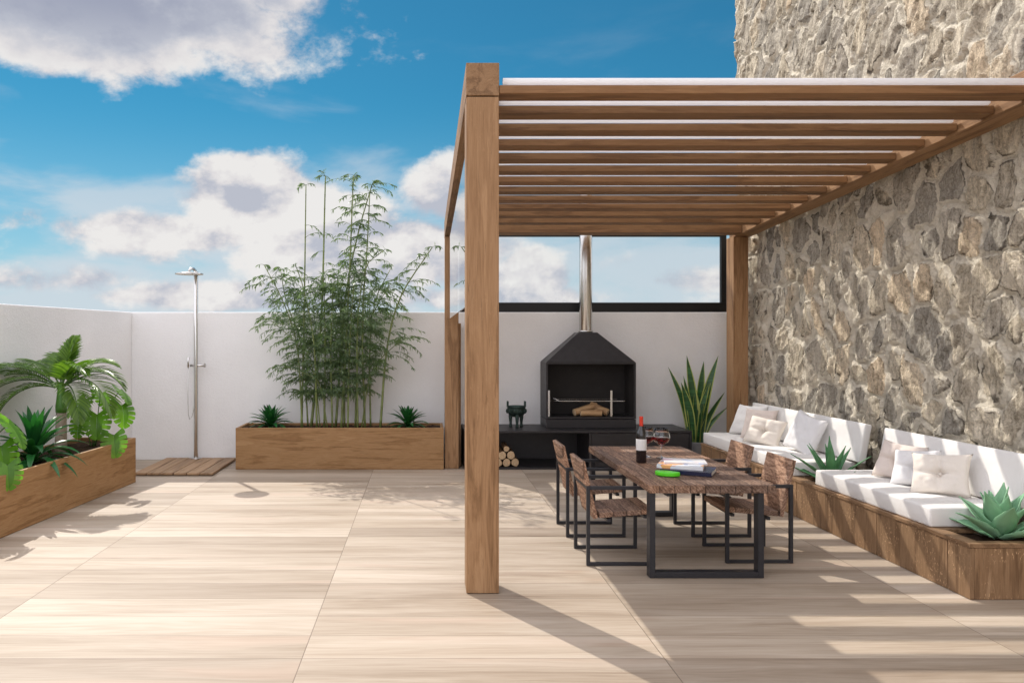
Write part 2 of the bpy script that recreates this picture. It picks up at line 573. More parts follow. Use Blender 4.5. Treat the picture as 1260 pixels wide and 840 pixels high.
def mat_stone():
    m, n, b = new_mat('rough_masonry')
    tc = n.node('ShaderNodeTexCoord')
    p = tc.outputs['Object']
    ae = n.node('ShaderNodeAttribute', attribute_name='edge').outputs['Fac']
    ar = n.node('ShaderNodeAttribute', attribute_name='rnd').outputs['Fac']
    ps = n.vm('MULTIPLY', p, (1, 1.0, .55))
    warp = n.noise(p, 6, 4, .6)
    streak = n.noise(n.vm('ADD', n.vm('MULTIPLY', p, (1, 9.0, 2.6)), n.comb(ar, n.m('MULTIPLY', ar, 9.0), n.m('MULTIPLY', warp, 2.5))), 1.6, 7, .68, .9)
    fine = n.noise(p, 42, 6, .72)
    big = n.noise(ps, 1.3, 4, .6)
    col = n.ramp(n.m('ADD', n.m('MULTIPLY', streak, .6), n.m('MULTIPLY', fine, .4)),
                 [(.34, (.11, .097, .078)), (.42, (.32, .295, .255)), (.51, (.51, .478, .425)), (.64, (.78, .745, .68))])
    tint = n.ramp(ar, [(0, (.74, .72, .68)), (.25, (.95, .90, .82)), (.5, (1.12, 1.04, .90)), (.8, (1.30, 1.20, 1.02)), (.96, (1.36, 1.16, .92)), (1, (1.4, 1.32, 1.16))])
    col = n.mix(1.0, col, tint, 'MULTIPLY')
    mort = n.ramp(fine, [(.3, (.66, .59, .47)), (.7, (.86, .79, .65))])
    e2 = n.m('ADD', ae, n.m('MULTIPLY_ADD', n.noise(p, 22, 5, .65), .06, -.030))
    wide = n.m('MULTIPLY_ADD', n.noise(p, 2.6, 4, .6), .17, -.062)
    k = n.smooth(n.m('SUBTRACT', e2, wide), .032, .016)
    smear = n.m('MULTIPLY', n.smooth(n.noise(n.vm('MULTIPLY', p, (1, 3.2, 1.1)), 2.2, 6, .65, 1.2), .57, .70), .5)
    col = n.mix(n.m('MAXIMUM', n.m('MULTIPLY', k, .9), smear), col, mort)
    crev = n.m('MULTIPLY', n.smooth(n.m('SUBTRACT', e2, wide), .062, .036), n.smooth(n.noise(p, 5.0, 4, .6), .50, .62))
    col = n.mix(n.m('MULTIPLY', n.m('MULTIPLY', crev, n.m('SUBTRACT', 1.0, k)), .75), col, (.055, .045, .032))
    moss = n.m('MULTIPLY', n.smooth(big, .56, .72), n.smooth(fine, .45, .6))
    col = n.mix(n.m('MULTIPLY', moss, .45), col, (.085, .075, .05))
    n.set(b.inputs['Base Color'], col)
    b.inputs['Roughness'].default_value = .92
    b.inputs['Specular IOR Level'].default_value = .2
    h = n.m('ADD', n.m('MULTIPLY', n.m('MULTIPLY', streak, 1.0), n.m('SUBTRACT', 1.0, n.m('MULTIPLY', k, .6))), n.m('ADD', n.m('MULTIPLY', fine, .6), n.m('ADD', n.m('MULTIPLY', k, .10), n.m('MULTIPLY', crev, -.35))))
    n.set(b.inputs['Normal'], n.bump(h, 1.0, .045))
    return m


M_stone = mat_stone()


def leaf_mat(name, lo, hi, trans=.35, rough=.42, stripe=None, tcol=None):
    m, n, b = new_mat(name)
    g = n.node('ShaderNodeNewGeometry')
    tc = n.node('ShaderNodeTexCoord')
    f = n.m('ADD', n.m('MULTIPLY', g.outputs['Random Per Island'], .7), n.m('MULTIPLY', n.noise(tc.outputs['Object'], 14, 3), .3))
    col = n.ramp(f, [(.1, lo), (.85, hi)])
    if stripe is not None:
        a = n.node('ShaderNodeAttribute', attribute_name='across').outputs['Fac']
        bands = n.noise(n.vm('MULTIPLY', tc.outputs['Object'], (3, 3, 30)), 1.0, 3, .6, .8)
        col = n.mix(n.m('MULTIPLY', n.smooth(bands, .50, .62), .45), col, [c * 2.2 for c in hi])
        col = n.mix(n.smooth(a, .70, .82), col, stripe)
    n.set(b.inputs['Base Color'], col)
    b.inputs['Roughness'].default_value = rough
    b.inputs['Specular IOR Level'].default_value = .45
    tr = n.node('ShaderNodeBsdfTranslucent')
    n.set(tr.inputs[0], n.mix(1.0, col, tcol or (1.5, 1.7, .6), 'MULTIPLY'))
    mx = n.node('ShaderNodeMixShader')
    mx.inputs[0].default_value = trans
    n.l.new(b.outputs[0], mx.inputs[1])
    n.l.new(tr.outputs[0], mx.inputs[2])
    n.l.new(mx.outputs[0], n.n['Material Output'].inputs[0])
    return m


M_bamboo_leaf = leaf_mat('bamboo_leaves', (.040, .085, .034), (.17, .24, .115), .30, .35)
M_culm = plain('bamboo_culm_green', (.15, .19, .055), .4, 0, .3, 5)
M_palm = leaf_mat('palm_fronds', (.05, .115, .018), (.16, .27, .045), .35, .32)
M_palm_shaft = plain('green_crownshaft', (.07, .20, .025), .4, 0, .25, 8)
M_palm_trunk = plain('ringed_palm_trunk', (.34, .28, .22), .8, 0, .25, 20, .5)
M_monstera = leaf_mat('monstera_leaves', (.07, .19, .016), (.17, .37, .035), .42, .32)
M_fern = leaf_mat('dark_glossy_leaves', (.010, .070, .020), (.028, .155, .038), .22, .3)
M_sans = leaf_mat('snake_plant_leaves', (.012, .050, .016), (.03, .10, .03), .12, .35, stripe=(.42, .46, .12), tcol=(1, 1.3, .6))
M_agave = leaf_mat('agave_leaves', (.18, .40, .22), (.30, .54, .33), .12, .5, tcol=(1, 1.3, .8))
M_agave_dark = leaf_mat('dark_agave_leaves', (.05, .18, .07), (.12, .31, .13), .15, .45, tcol=(1, 1.3, .8))
M_stem = plain('green_stem', (.06, .13, .025), .5, 0, .2, 12)

# ---------------------------------------------------------------- setting
g = MB()
g.add([(-1500, -1500, -.3), (1500, -1500, -.3), (1500, 1500, -.3), (-1500, 1500, -.3)], [(0, 1, 2, 3)])
g.build('ground', M_ground)['kind'] = 'structure'
f = MB().box(-7, 4.9, -4, 11.7, -.25, 0)
f.build('terrace_floor', M_floor)['kind'] = 'structure'

t = thing('plaster_wall', 'long white rough plastered wall closing the back of the terrace', 'wall', (0, 11.5, 0))
MB().box(-4.40, 4.66, 11.5, 11.72, 0, 2.2).build('wall_body', M_plaster, t, world=True, bevel=.012)
# left wall runs slightly splayed towards the camera
t = thing('plaster_wall', 'white plastered side wall behind the palm and monstera planter', 'wall', (-4.33, 11.5, 0), math.atan2(-.47, -2.86) + math.pi / 2)
ang = math.atan2(-.47, 2.86)
L = 13.5
d = Vector((-.47, -2.86, 0)).normalized()
nrm = Vector((d.y, -d.x, 0))
if nrm.x > 0:
    nrm = -nrm
a0 = Vector((-4.33, 11.496, 0))
t.rotation_euler = (0, 0, 0)
MB().prism([a0, a0 + d * L, a0 + d * L + nrm * .22, a0 + nrm * .22], (0, 0, 2.2)).build('wall_body', M_plaster, t, world=True, bevel=.012)


# stone wall: individually shaped stones in wide mortar
def value_noise(u, v, seed):
    r = np.random.RandomState(seed)
    T = r.rand(256, 256)
    iu, iv = np.floor(u).astype(int), np.floor(v).astype(int)
    fu, fv = u - iu, v - iv
    fu, fv = fu * fu * (3 - 2 * fu), fv * fv * (3 - 2 * fv)
    g_ = lambda a, b: T[a % 256, b % 256]
    return (g_(iu, iv) * (1 - fu) + g_(iu + 1, iv) * fu) * (1 - fv) + (g_(iu, iv + 1) * (1 - fu) + g_(iu + 1, iv + 1) * fu) * fv


def fbm(u, v, seed, octs=5, rough=.55):
    a, s, tot = 1.0, 0, 0
    for o in range(octs):
        s = s + a * value_noise(u * 2 ** o + 17 * o, v * 2 ** o + 31 * o, seed + o)
        tot += a
        a *= rough
    return s / tot


def stone_wall():
    y0, y1, z1, st = -2.0, 11.5, 7.9, .0175
    ys = np.arange(y0, y1 + st / 2, st)
    # coarser where the photo cannot see it
    ys = np.concatenate([np.arange(y0, 4.6, .12), np.arange(4.6, y1 - .004, st), [y1]])
    zs = np.arange(0, z1 + st / 2, st)
    Y, Z = np.meshgrid(ys, zs, indexing='ij')
    wy = Y + (fbm(Y * 1.3, Z * 1.3, 3, 2) - .5) * .30 + (fbm(Y * 14, Z * 14, 8, 3) - .5) * .050 + .16 * Z
    wz = Z + (fbm(Y * 1.3, Z * 1.3, 11, 2) - .5) * .30 + (fbm(Y * 14, Z * 14, 15, 3) - .5) * .050
    wy = wy + .10 * np.sin(Z * 1.1)
    cy, cz = .30, .42
    r = np.random.RandomState(5)
    J = r.rand(256, 256, 4)
    U, V = wy / cy + 20, wz / cz + 20
    iu, iv = np.floor(U).astype(int), np.floor(V).astype(int)
    F1 = np.full(Y.shape, 9.0)
    F2 = np.full(Y.shape, 9.0)
    RN = np.zeros(Y.shape)
    PU = np.zeros(Y.shape)
    PV = np.zeros(Y.shape)
    T1 = np.zeros(Y.shape)
    for du in (-2, -1, 0, 1, 2):
        for dv in (-2, -1, 0, 1, 2):
            a, b = iu + du, iv + dv
            j = J[a % 256, b % 256]
            su, sv = a + .05 + .9 * j[..., 0], b + .05 + .9 * j[..., 1]
            # mix of euclid and chebyshev gives blocky stones
            eu, ev = np.abs(U - su), np.abs(V - sv)
            dd = .35 * np.hypot(eu, ev) + .65 * np.maximum(eu, ev)
            near = dd < F1
            F2 = np.where(near, F1, np.minimum(F2, dd))
            RN = np.where(near, j[..., 2], RN)
            T1 = np.where(near, j[..., 3], T1)
            PU = np.where(near, U - su, PU)
            PV = np.where(near, V - sv, PV)
            F1 = np.where(near, dd, F1)
    edge = (F2 - F1) * .36 - .012
    s = np.clip((edge - .004) / .026, 0, 1)
    s = s * s * (3 - 2 * s)
    rough = fbm(Y * 6 + RN * 50, Z * 2.6 + RN * 30, 21, 6, .62) - .5
    ridge = 1 - np.abs(fbm(Y * 4.2 + Z * 1.2 + RN * 9, Z * 1.6, 41, 5, .6) * 2 - 1)
    # angular flakes broken off inside each stone
    fu, fv = wy / .115 + 60 + RN * 3, wz / .15 + 60 + .45 * wy / .115
    a0, b0 = np.floor(fu).astype(int), np.floor(fv).astype(int)
    G1 = np.full(Y.shape, 9.0)
    FL = np.zeros(Y.shape)
    for du in (-1, 0, 1):
        for dv in (-1, 0, 1):
            j = J[(a0 + du) % 256, (b0 + dv) % 256]
            su, sv = a0 + du + j[..., 1], b0 + dv + j[..., 2]
            dd = np.hypot(fu - su, fv - sv)
            near = dd < G1
            FL = np.where(near, (j[..., 0] - .5) * .030 + (j[..., 3] - .5) * .050 * (fu - su) + (j[..., 2] - .5) * .045 * (fv - sv), FL)
            G1 = np.where(near, dd, G1)
    h = s * FL * .8 + s * (.012 + .022 * RN + (T1 - .5) * .06 * PU + (RN - .5) * .05 * PV) + rough * .036 + (ridge ** 4) * .026
    h = h + (fbm(Y * 1.1, Z * 1.1, 61, 3) - .5) * .03
    X = 4.70 - np.clip(h, -.03, .10)
    X[-1, :] = 4.74
    nY, nZ = Y.shape
    verts = np.stack([X, Y, Z], -1).reshape(-1, 3)
    idx = np.arange(nY * nZ).reshape(nY, nZ)
    faces = np.stack([idx[:-1, :-1], idx[:-1, 1:], idx[1:, 1:], idx[1:, :-1]], -1).reshape(-1, 4)
    th = .55
    nb = len(verts)
    ex = np.array([[4.74, y1, 0], [4.74, y1, z1], [4.7 + th, y1, z1], [4.7 + th, y1, 0], [4.74, y0, 0], [4.74, y0, z1], [4.7 + th, y0, z1], [4.7 + th, y0, 0]])
    me = bpy.data.meshes.new('stone_wall')
    allv = np.concatenate([verts, ex])
    fl = faces.tolist() + [[nb, nb + 1, nb + 2, nb + 3], [nb + 7, nb + 6, nb + 5, nb + 4], [nb + 1, nb + 5, nb + 6, nb + 2], [nb + 3, nb + 2, nb + 6, nb + 7]]
    me.from_pydata(allv.tolist(), [], fl)
    for nm, arr in (('edge', edge), ('rnd', RN)):
        at_ = me.attributes.new(nm, 'FLOAT', 'POINT')
        at_.data.foreach_set('value', np.concatenate([arr.reshape(-1), np.full(8, .2)]).astype(np.float32))
    me.materials.append(M_stone)
    me.polygons.foreach_set('use_smooth', [True] * (len(fl) - 4) + [False] * 4)
    o = bpy.data.objects.new('stone_wall', me)
    COL.objects.link(o)
    tag(o, 'tall house wall of rough grey stones in cream mortar behind the bench', 'stone wall')


stone_wall()

# ---------------------------------------------------------------- pergola
PB = lambda y: 3.816 - .0543 * y          # underside of the sloping roof frame
slope = (1, 0, 0)
perg = thing('pergola', 'brown oak pergola with slatted roof over the dining table', 'pergola', (2.45, 8.0, 0))


def sloped(mb, x0, x1, y0, y1, b, tp):
    """box whose underside/top follow the roof slope at heights b and tp above PB"""
    vs = [Vector((x, y, PB(y) + h)) for x in (x0, x1) for y in (y0, y1) for h in (b, tp)]
    return mb.add(vs, [(0, 1, 3, 2), (4, 6, 7, 5), (0, 4, 5, 1), (2, 3, 7, 6), (0, 2, 6, 4), (1, 5, 7, 3)])


XL0, XL1, XR0, XR1 = .31, .54, 4.35, 4.59
YF = 5.46
MB().box(XL0, XL1, YF, YF + .225, .004, PB(YF) - .008).build('post', M_oak_z, perg, world=True, bevel=.004)
MB().box(XL0, XL0 + .19, 10.72, 10.93, .004, PB(10.8) - .006).build('post', M_oak_z, perg, world=True, bevel=.004)
MB().box(4.325, 4.53, 10.74, 10.99, .004, PB(10.8) - .006).build('post', M_oak_z, perg, world=True, bevel=.004)
sloped(MB(), XL0 - .002, XL1 + .002, YF - .002, 10.95, 0, .232).build('beam', M_oak_y, perg, world=True, bevel=.004)
sloped(MB(), XR0, XR1, YF - .35, 10.95, 0, .232).build('beam', M_oak_y, perg, world=True, bevel=.004)
sloped(MB(), XL1 + .004, XR0 - .004, 10.50, 10.70, .0, .20).build('beam', M_oak_x_shaded, perg, world=True, bevel=.004)
for i in range(12):
    y = YF + .004 + i * .4055
    if y > 10.3:
        break
    sloped(MB(), XL1 + .004, XR0 - .004, y, y + .155, .018, .076).build('slat', M_oak_x_shaded, perg, world=True, bevel=.003)
    zc = PB(y + .03) + .110
    mb = MB()
    mb.tube([(XL1 + .03, y + .024, zc), (XR0 - .03, y + .024, zc)], .024, 14)
    mb.build('white_batten', M_batten, perg, world=True, smooth=True, bevel=.003, angle=60)
# frameless glass screen hung under the left beam, above the height of the wall
gm = MB()
vs = [Vector((x, y, z)) for x in (.345, .357) for (y, z) in ((5.72, 2.06), (5.72, PB(5.72) - .004), (10.68, PB(10.68) - .004), (10.68, 2.06))]
gm.add(vs, [(0, 1, 2, 3), (7, 6, 5, 4), (0, 4, 5, 1), (1, 5, 6, 2), (2, 6, 7, 3), (3, 7, 4, 0)])
gm.build('glass_screen', M_glass, perg, world=True)

# short timber return against the wall, behind the pergola's back post
t = MB().box(-.055, .055, -.29, .29, 0, 2.02)
o = t.build('timber_screen', M_oak_z, None, bevel=.004)
o.location = (.487, 11.2, .002)
tag(o, 'narrow upright oak board wall between pergola post and white wall', 'screen')

# clerestory window standing on the back wall
win = thing('clerestory_window', 'wide black framed window strip on top of the white wall', 'window', (2.45, 11.6, 2.2))
yw0, yw1 = 11.53, 11.60
ztop = 3.40
fr = MB()
fr.box(.56, 4.54, yw0, yw1, 2.202, 2.345)
fr.box(.56, 4.54, yw0, yw1, ztop - .07, ztop)
fr.box(.56, .64, yw0, yw1, 2.345, ztop - .07)
fr.box(4.46, 4.54, yw0, yw1, 2.345, ztop - .07)
fr.build('frame', M_frame, win, world=True, bevel=.003)
MB().box(.64, 4.46, 11.56, 11.57, 2.345, ztop - .07).build('pane', M_pane, win, world=True)

# ---------------------------------------------------------------- barbecue plinth, fireplace, logs, vessel
pl = thing('barbecue_plinth', 'long black steel plinth with open log niche under the fireplace', 'plinth', (2.1, 11.05, 0))
PY0, PY1, PZ = 10.66, 11.492, .535
b = MB()
b.box(.575, 3.72, PY0, PY1, PZ - .032, PZ)
b.build('top_plate', M_black, pl, world=True, bevel=.003)
b = MB()
b.box(.575, .607, PY0 + .003, PY1, .03, PZ - .034)
b.box(3.688, 3.72, PY0 + .003, PY1, .03, PZ - .034)
b.box(2.30, 2.332, PY0 + .003, PY1, .03, PZ - .034)
b.box(.578, 3.717, PY0 + .001, PY1, .002, .028)
b.box(.609, 2.298, PY1 - .03, PY1 - .002, .03, PZ - .034)
b.build('carcass', M_black, pl, world=True, bevel=.002)
MB().box(2.336, 3.684, PY0 + .010, PY0 + .03, .034, PZ - .038).build('drawer_front', M_black, pl, world=True, bevel=.002)

fp = thing('fireplace', 'black steel hooded fireplace with open hearth and stainless flue', 'fireplace', (2.39, 11.2, PZ))
X0, X1, FY0, FY1 = 1.752, 3.027, 10.95, 11.488
zb, zs_, ze = PZ + .002, PZ + .125, 1.466
b = MB()
b.box(X0, X1, FY0, FY1, zb, zs_)
b.build('hearth_base', M_black, fp, world=True, bevel=.004)
b = MB()
b.box(X0, X0 + .025, FY0, FY1, zs_ + .008, ze)
b.box(X1 - .025, X1, FY0, FY1, zs_ + .008, ze)
b.box(X0 + .026, X1 - .026, FY0 + .001, FY1, zs_ + .008, zs_ + .034)
b.box(X0 + .026, X1 - .026, FY0 + .001, FY0 + .03, ze - .022, ze)
b.build('firebox_shell', M_black, fp, world=True, bevel=.002)
b = MB()
b.box(X0 + .027, X1 - .027, FY1 - .03, FY1 - .006, zs_ + .035, ze - .002)
b.box(X0 + .027, X0 + .032, FY0 + .035, FY1 - .031, zs_ + .035, ze - .002)
b.box(X1 - .032, X1 - .027, FY0 + .035, FY1 - .031, zs_ + .035, ze - .002)
b.build('firebox_lining', M_soot, fp, world=True)
hood = MB()
A = [Vector((X0, FY0, ze + .002)), Vector((X1, FY0, ze + .002)), Vector((X1, FY1, ze + .002)), Vector((X0, FY1, ze + .002))]
B = [Vector((2.235, 11.09, 1.895)), Vector((2.510, 11.09, 1.895)), Vector((2.510, 11.37, 1.895)), Vector((2.235, 11.37, 1.895))]
hood.add(A + B, [(0, 1, 5, 4), (1, 2, 6, 5), (2, 3, 7, 6), (3, 0, 4, 7), (4, 5, 6, 7), (3, 2, 1, 0)])
hood.build('hood', M_black, fp, world=True, bevel=.006)
fl = MB()
fl.tube([(2.372, 11.23, 1.896), (2.372, 11.23, 3.9)], .092, 28)
flue = fl.build('flue', M_chrome, fp, world=True, smooth=True, bevel=.004, angle=60)
MB().lathe([(.094, 0), (.105, 0), (.105, .02), (.094, .025)], 28, (2.372, 11.23, 1.898)).build('collar', M_chrome, flue, world=True, smooth=True)
for x in (1.80, 2.69):
    MB().box(x - .014, x + .014, 11.0, 11.012, zs_ + .036, 1.068).build('grill_post', M_chrome, fp, world=True, bevel=.002)
gr = MB()
zr = .915
gr.tube([(1.88, 11.0, zr + .04), (1.95, 11.0, zr), (2.86, 11.0, zr), (2.90, 11.0, zr + .012)], .006, 8)
gr.tube([(1.88, 11.35, zr + .04), (1.95, 11.35, zr), (2.86, 11.35, zr), (2.90, 11.35, zr + .012)], .006, 8)
for k in range(30):
    x = 1.95 + k * .0314
    gr.tube([(x, 11.0, zr + .004), (x, 11.35, zr + .004)], .003, 6)
gr.tube([(1.814, 11.012, zr + .004), (2.69, 11.012, zr + .004)], .004, 6)
gr.build('grill_rack', M_chrome, fp, world=True, smooth=True)


def wood_log(name, p0, p1, r, label, group, mat, seed, endmat=None):
    q = random.Random(seed)
    p0, p1 = Vector(p0), Vector(p1)
    mid = (p0 + p1) / 2
    n, k = 16, 8
    ax = (p1 - p0).normalized()
    a = Vector((0, 0, 1)) if abs(ax.z) < .8 else Vector((1, 0, 0))
    a = (a - ax * a.dot(ax)).normalized()
    b_ = ax.cross(a)
    mb = MB()
    rows = []
    for i in range(k + 1):
        s = i / k
        c = p0.lerp(p1, s) - mid
        row = []
        for j in range(n + 1):
            th = 2 * math.pi * (j % n) / n
            rr = r * (1 + .14 * (noise.noise(Vector((math.cos(th) * 1.3 + seed, math.sin(th) * 1.3, s * 2))) ) + .05 * noise.noise(Vector((math.cos(th) * 4, math.sin(th) * 4 + seed, s * 7))))
            row.append(c + (a * math.cos(th) + b_ * math.sin(th)) * rr)
        rows.append(row)
    mb.grid(rows)
    o = mb.build(name, mat, None, smooth=True)
    o.location = mid
    tag(o, label, 'log', group)
    for end, sg, e in ((rows[0], -1, p0 - mid), (rows[-1], 1, p1 - mid)):
        m2 = MB()
        m2.add([e + ax * sg * .004] + [v for v in end[:-1]], [(0, j + 1, (j + 1) % n + 1) if sg < 0 else (0, (j + 1) % n + 1, j + 1) for j in range(n)])
        m2.build('cut_end', endmat or M_logend, o)
    return o


def mat_log_end():
    m, n, b = new_mat('log_end_rings')
    tc = n.node('ShaderNodeTexCoord')
    x, y, z = n.sep(tc.outputs['Object'])
    p = n.comb(x, 0.0, z)
    r = n.vm('LENGTH', n.vm('ADD', p, n.vm('SCALE', n.comb(n.noise(p, 30, 3), 0.0, n.noise(n.vm('ADD', p, (4, 4, 4)), 30, 3)), scale=.02)))
    s = n.m('SINE', n.m('MULTIPLY', r, 520.0))
    col = n.ramp(n.m('MULTIPLY_ADD', s, .25, n.m('MULTIPLY', n.noise(p, 60, 4), .8)), [(.2, (.36, .23, .12)), (.6, (.60, .45, .28)), (.9, (.68, .54, .36))])
    n.set(b.inputs['Base Color'], col)
    b.inputs['Roughness'].default_value = .8
    return m


M_logend2 = mat_log_end()
zf = .03
logs = [(.985, 'lowest row', 'leftmost log of the bottom row in the plinth niche, half behind the post'), ]
r0 = .056
spots = [(1.045, zf + r0 + .001, 'pale cut log half hidden by the post at the bottom of the pile'),
         (1.165, zf + r0 + .001, 'middle log of the bottom row in the firewood pile'),
         (1.285, zf + r0 + .001, 'log at the bottom right end of the firewood pile'),
         (1.104, zf + r0 + .102, 'second row log beside the post in the firewood pile'),
         (1.226, zf + r0 + .102, 'second row log at the right of the firewood pile'),
         (1.165, zf + r0 + .203, 'small dark log topmost on the firewood pile')]
for i, (x, z, lab) in enumerate(spots):
    rr = r0 * (1 if i < 5 else .72)
    zz = z - (r0 - rr) * 1.0
    wood_log('firewood_log', (x, 10.70 + .02 * (i % 3), zz), (x + .01, 11.18 + .03 * (i % 2), zz), rr * .97, lab, 'firewood stacked in the plinth niche', M_bark, i * 3 + 1, M_logend2)

hz0 = zs_ + .036
wood_log('fire_log', (2.18, 11.10, hz0 + .050), (2.52, 11.20, hz0 + .140), .050, 'left hearth log leaning up onto the others', 'logs laid in the hearth', M_fire_log, 41)
wood_log('fire_log', (2.66, 11.08, hz0 + .050), (2.44, 11.22, hz0 + .150), .050, 'right hearth log leaning with its cut end forward', 'logs laid in the hearth', M_fire_log, 52)
wood_log('fire_log', (2.26, 11.05, hz0 + .047), (2.56, 11.05, hz0 + .047), .046, 'front hearth log lying flat under the leaning pair', 'logs laid in the hearth', M_fire_log, 63)

ves = thing('tripod_vessel', 'small dark green bronze tripod vessel with upright handles on black plinth', 'vessel', (1.345, 11.08, PZ + .002))
b = MB()
b.lathe([(.0, .145), (.06, .150), (.105, .175), (.128, .215), (.132, .260), (.128, .285), (.136, .292), (.136, .305), (.122, .305), (.112, .285), (.112, .22), (.06, .175), (0, .170)], 32)
for k in range(10):
    th = 2 * math.pi * k / 10
    c_, s_ = math.cos(th), math.sin(th)
    b.tube([(.128 * c_, .128 * s_, .20), (.139 * c_, .139 * s_, .23), (.137 * c_, .137 * s_, .262)], [.010, .014, .008], 8)
b.build('bowl', M_bronze, ves, smooth=True)
for th in (R(-90), R(30), R(150)):
    c_, s_ = math.cos(th), math.sin(th)
    MB().tube([(.085 * c_, .085 * s_, .19), (.092 * c_, .092 * s_, .13), (.088 * c_, .088 * s_, .06), (.090 * c_, .090 * s_, .02), (.090 * c_, .090 * s_, 0)], [.034, .027, .018, .021, .023], 12).build('leg', M_bronze, ves, smooth=True)
for sx in (-1, 1):
    h = MB()
    x = sx * .124
    h.box(x - .011, x + .011, -.045, -.028, .29, .375)
    h.box(x - .011, x + .011, .028, .045, .29, .375)
    h.box(x - .011, x + .011, -.0275, .0275, .357, .374)
    h.build('handle', M_bronze, ves, bevel=.004)

# ---------------------------------------------------------------- dining table and chairs
TX0, TX1, TY0, TY1, TZ = 1.705, 2.65, 5.79, 7.93, .70
tab = thing('dining_table', 'long table of dark reclaimed timber on black steel frames', 'table', ((TX0 + TX1) / 2, (TY0 + TY1) / 2, 0))
rows = []
nx, ny = 26, 50
b = MB()
top, bot = [], []
for i in range(ny + 1):
    y = TY0 + (TY1 - TY0) * i / ny
    rt, rb = [], []
    for j in range(nx + 1):
        x = TX0 + (TX1 - TX0) * j / nx
        wob = .009 * noise.noise(Vector((x * 9, y * 9, 1)))
        ex = wob if j in (0, nx) else 0
        ey = .010 * noise.noise(Vector((x * 14, 3, 2))) if i in (0, ny) else 0
        rt.append((x + ex, y + ey, TZ + .002 * noise.noise(Vector((x * 8, y * 4, 7)))))
        rb.append((x + ex * .6, y + ey * .6, TZ - .055))
    top.append(rt)
    bot.append(rb[::-1])
b.grid(top)
b.grid(bot)
ring_t = [top[0][j] for j in range(nx + 1)] + [top[i][nx] for i in range(1, ny + 1)] + [top[ny][j] for j in range(nx - 1, -1, -1)] + [top[i][0] for i in range(ny - 1, -1, -1)]
rev = [r_[::-1] for r_ in bot]
ring_b = [rev[0][j] for j in range(nx + 1)] + [rev[i][nx] for i in range(1, ny + 1)] + [rev[ny][j] for j in range(nx - 1, -1, -1)] + [rev[i][0] for i in range(ny - 1, -1, -1)]
b.grid([ring_b, ring_t])
b.build('tabletop', M_table, tab, world=True)
for y0 in (TY0 + .02, TY1 - .10):
    lf = MB()
    zt = TZ - .057
    lf.box(TX0 + .005, TX0 + .048, y0, y0 + .085, .003, zt)
    lf.box(TX1 - .123, TX1 - .080, y0, y0 + .085, .003, zt)
    lf.box(TX0 + .0485, TX1 - .1235, y0 + .001, y0 + .084, .003, .046)
    lf.build('leg_frame', M_steel, tab, world=True, bevel=.003)
rl = MB()
rl.box(TX0 + .16, TX0 + .20, TY0 + .107, TY1 - .102, TZ - .10, TZ - .058)
rl.build('under_rail', M_steel, tab, world=True, bevel=.003)


def make_chair(name, label):
    """dining chair facing +X, origin on the floor under its middle; width runs along Y"""
    t = thing(name, label, 'chair', group='chairs around the dining table')
    w, dpt, ah, q = .53, .54, .632, .028
    for s in (-1, 1):
        y = s * (w / 2 - q / 2)
        m = MB()
        m.box(-dpt / 2, -dpt / 2 + q, y - q / 2, y + q / 2, .003, ah)
        m.box(dpt / 2 - q, dpt / 2, y - q / 2, y + q / 2, .003, ah)
        m.box(-dpt / 2 + q + .0005, dpt / 2 - q - .0005, y - q / 2 + .0005, y + q / 2 - .0005, .0035, q)
        m.box(-dpt / 2 + q + .0005, dpt / 2 - q - .0005, y - q / 2 + .0005, y + q / 2 - .0005, ah - q, ah - .0005)
        m.build('side_frame', M_steel, t, bevel=.002)
    for bx in ((-dpt / 2 + .001, -dpt / 2 + q - .001, ah - q, ah - .002), (-.10, -.072, .342, .366), (.19, .218, .372, .394)):
        MB().box(bx[0], bx[1], -w / 2 + q + .0005, w / 2 - q - .0005, bx[2], bx[3]).build('cross_bar', M_steel, t, bevel=.002)
    M = Matrix.Translation((-.165, 0, .372)) @ Matrix.Rotation(R(-4.5), 4, 'Y')
    MB().box(0, .435, -w / 2 + .034, w / 2 - .034, 0, .042, M).build('seat', M_chairwood, t, bevel=.005)
    M = Matrix.Translation((-.172, 0, .372)) @ Matrix.Rotation(R(-13), 4, 'Y')
    m = MB()
    hh = .235
    for k in range(2):
        m.box(-.036, 0, -w / 2 + .034, w / 2 - .034, k * hh, k * hh + hh - .003, M)
    m.build('backrest', M_chairwood, t, bevel=.005)
    return t


chair = make_chair('dining_chair', 'timber and black steel chair at the near left side of the table')
chair.location = (1.572, 6.39, 0)
for (x, y, rz, lab) in ((1.574, 7.27, 0, 'timber and black steel chair at the far left side of the table'),
                        (2.705, 6.46, math.pi, 'timber and black steel chair at the near right side, nearest the bench'),
                        (2.715, 7.27, math.pi, 'timber and black steel chair at the far right of the table before the sofa')):
    c = copy_tree(chair)
    c.location = (x, y, 0)
    c.rotation_euler = (0, 0, rz)
    c['label'] = lab

# things on the table
bt = thing('wine_bottle', 'dark red wine bottle with red capsule and blank white label', 'bottle', (1.947, 6.875, TZ + .003))
bprof = [(.0, .0), (.040, 0), (.045, .006), (.045, .245), (.041, .275), (.026, .305), (.0170, .325), (.0155, .345), (.0155, .398), (0, .398)]
MB().lathe(bprof, 32).build('glass_body', M_bottle, bt, smooth=True)
MB().lathe([(.0176, .318), (.0172, .335), (.0168, .345), (.0166, .398), (.0172, .400), (.0172, .406), (.015, .409), (0, .409)], 24).build('capsule', M_capsule, bt, smooth=True)
MB().lathe([(.0455, .110), (.0458, .112), (.0458, .208), (.0455, .210)], 40).build('label', M_label, bt, smooth=True)


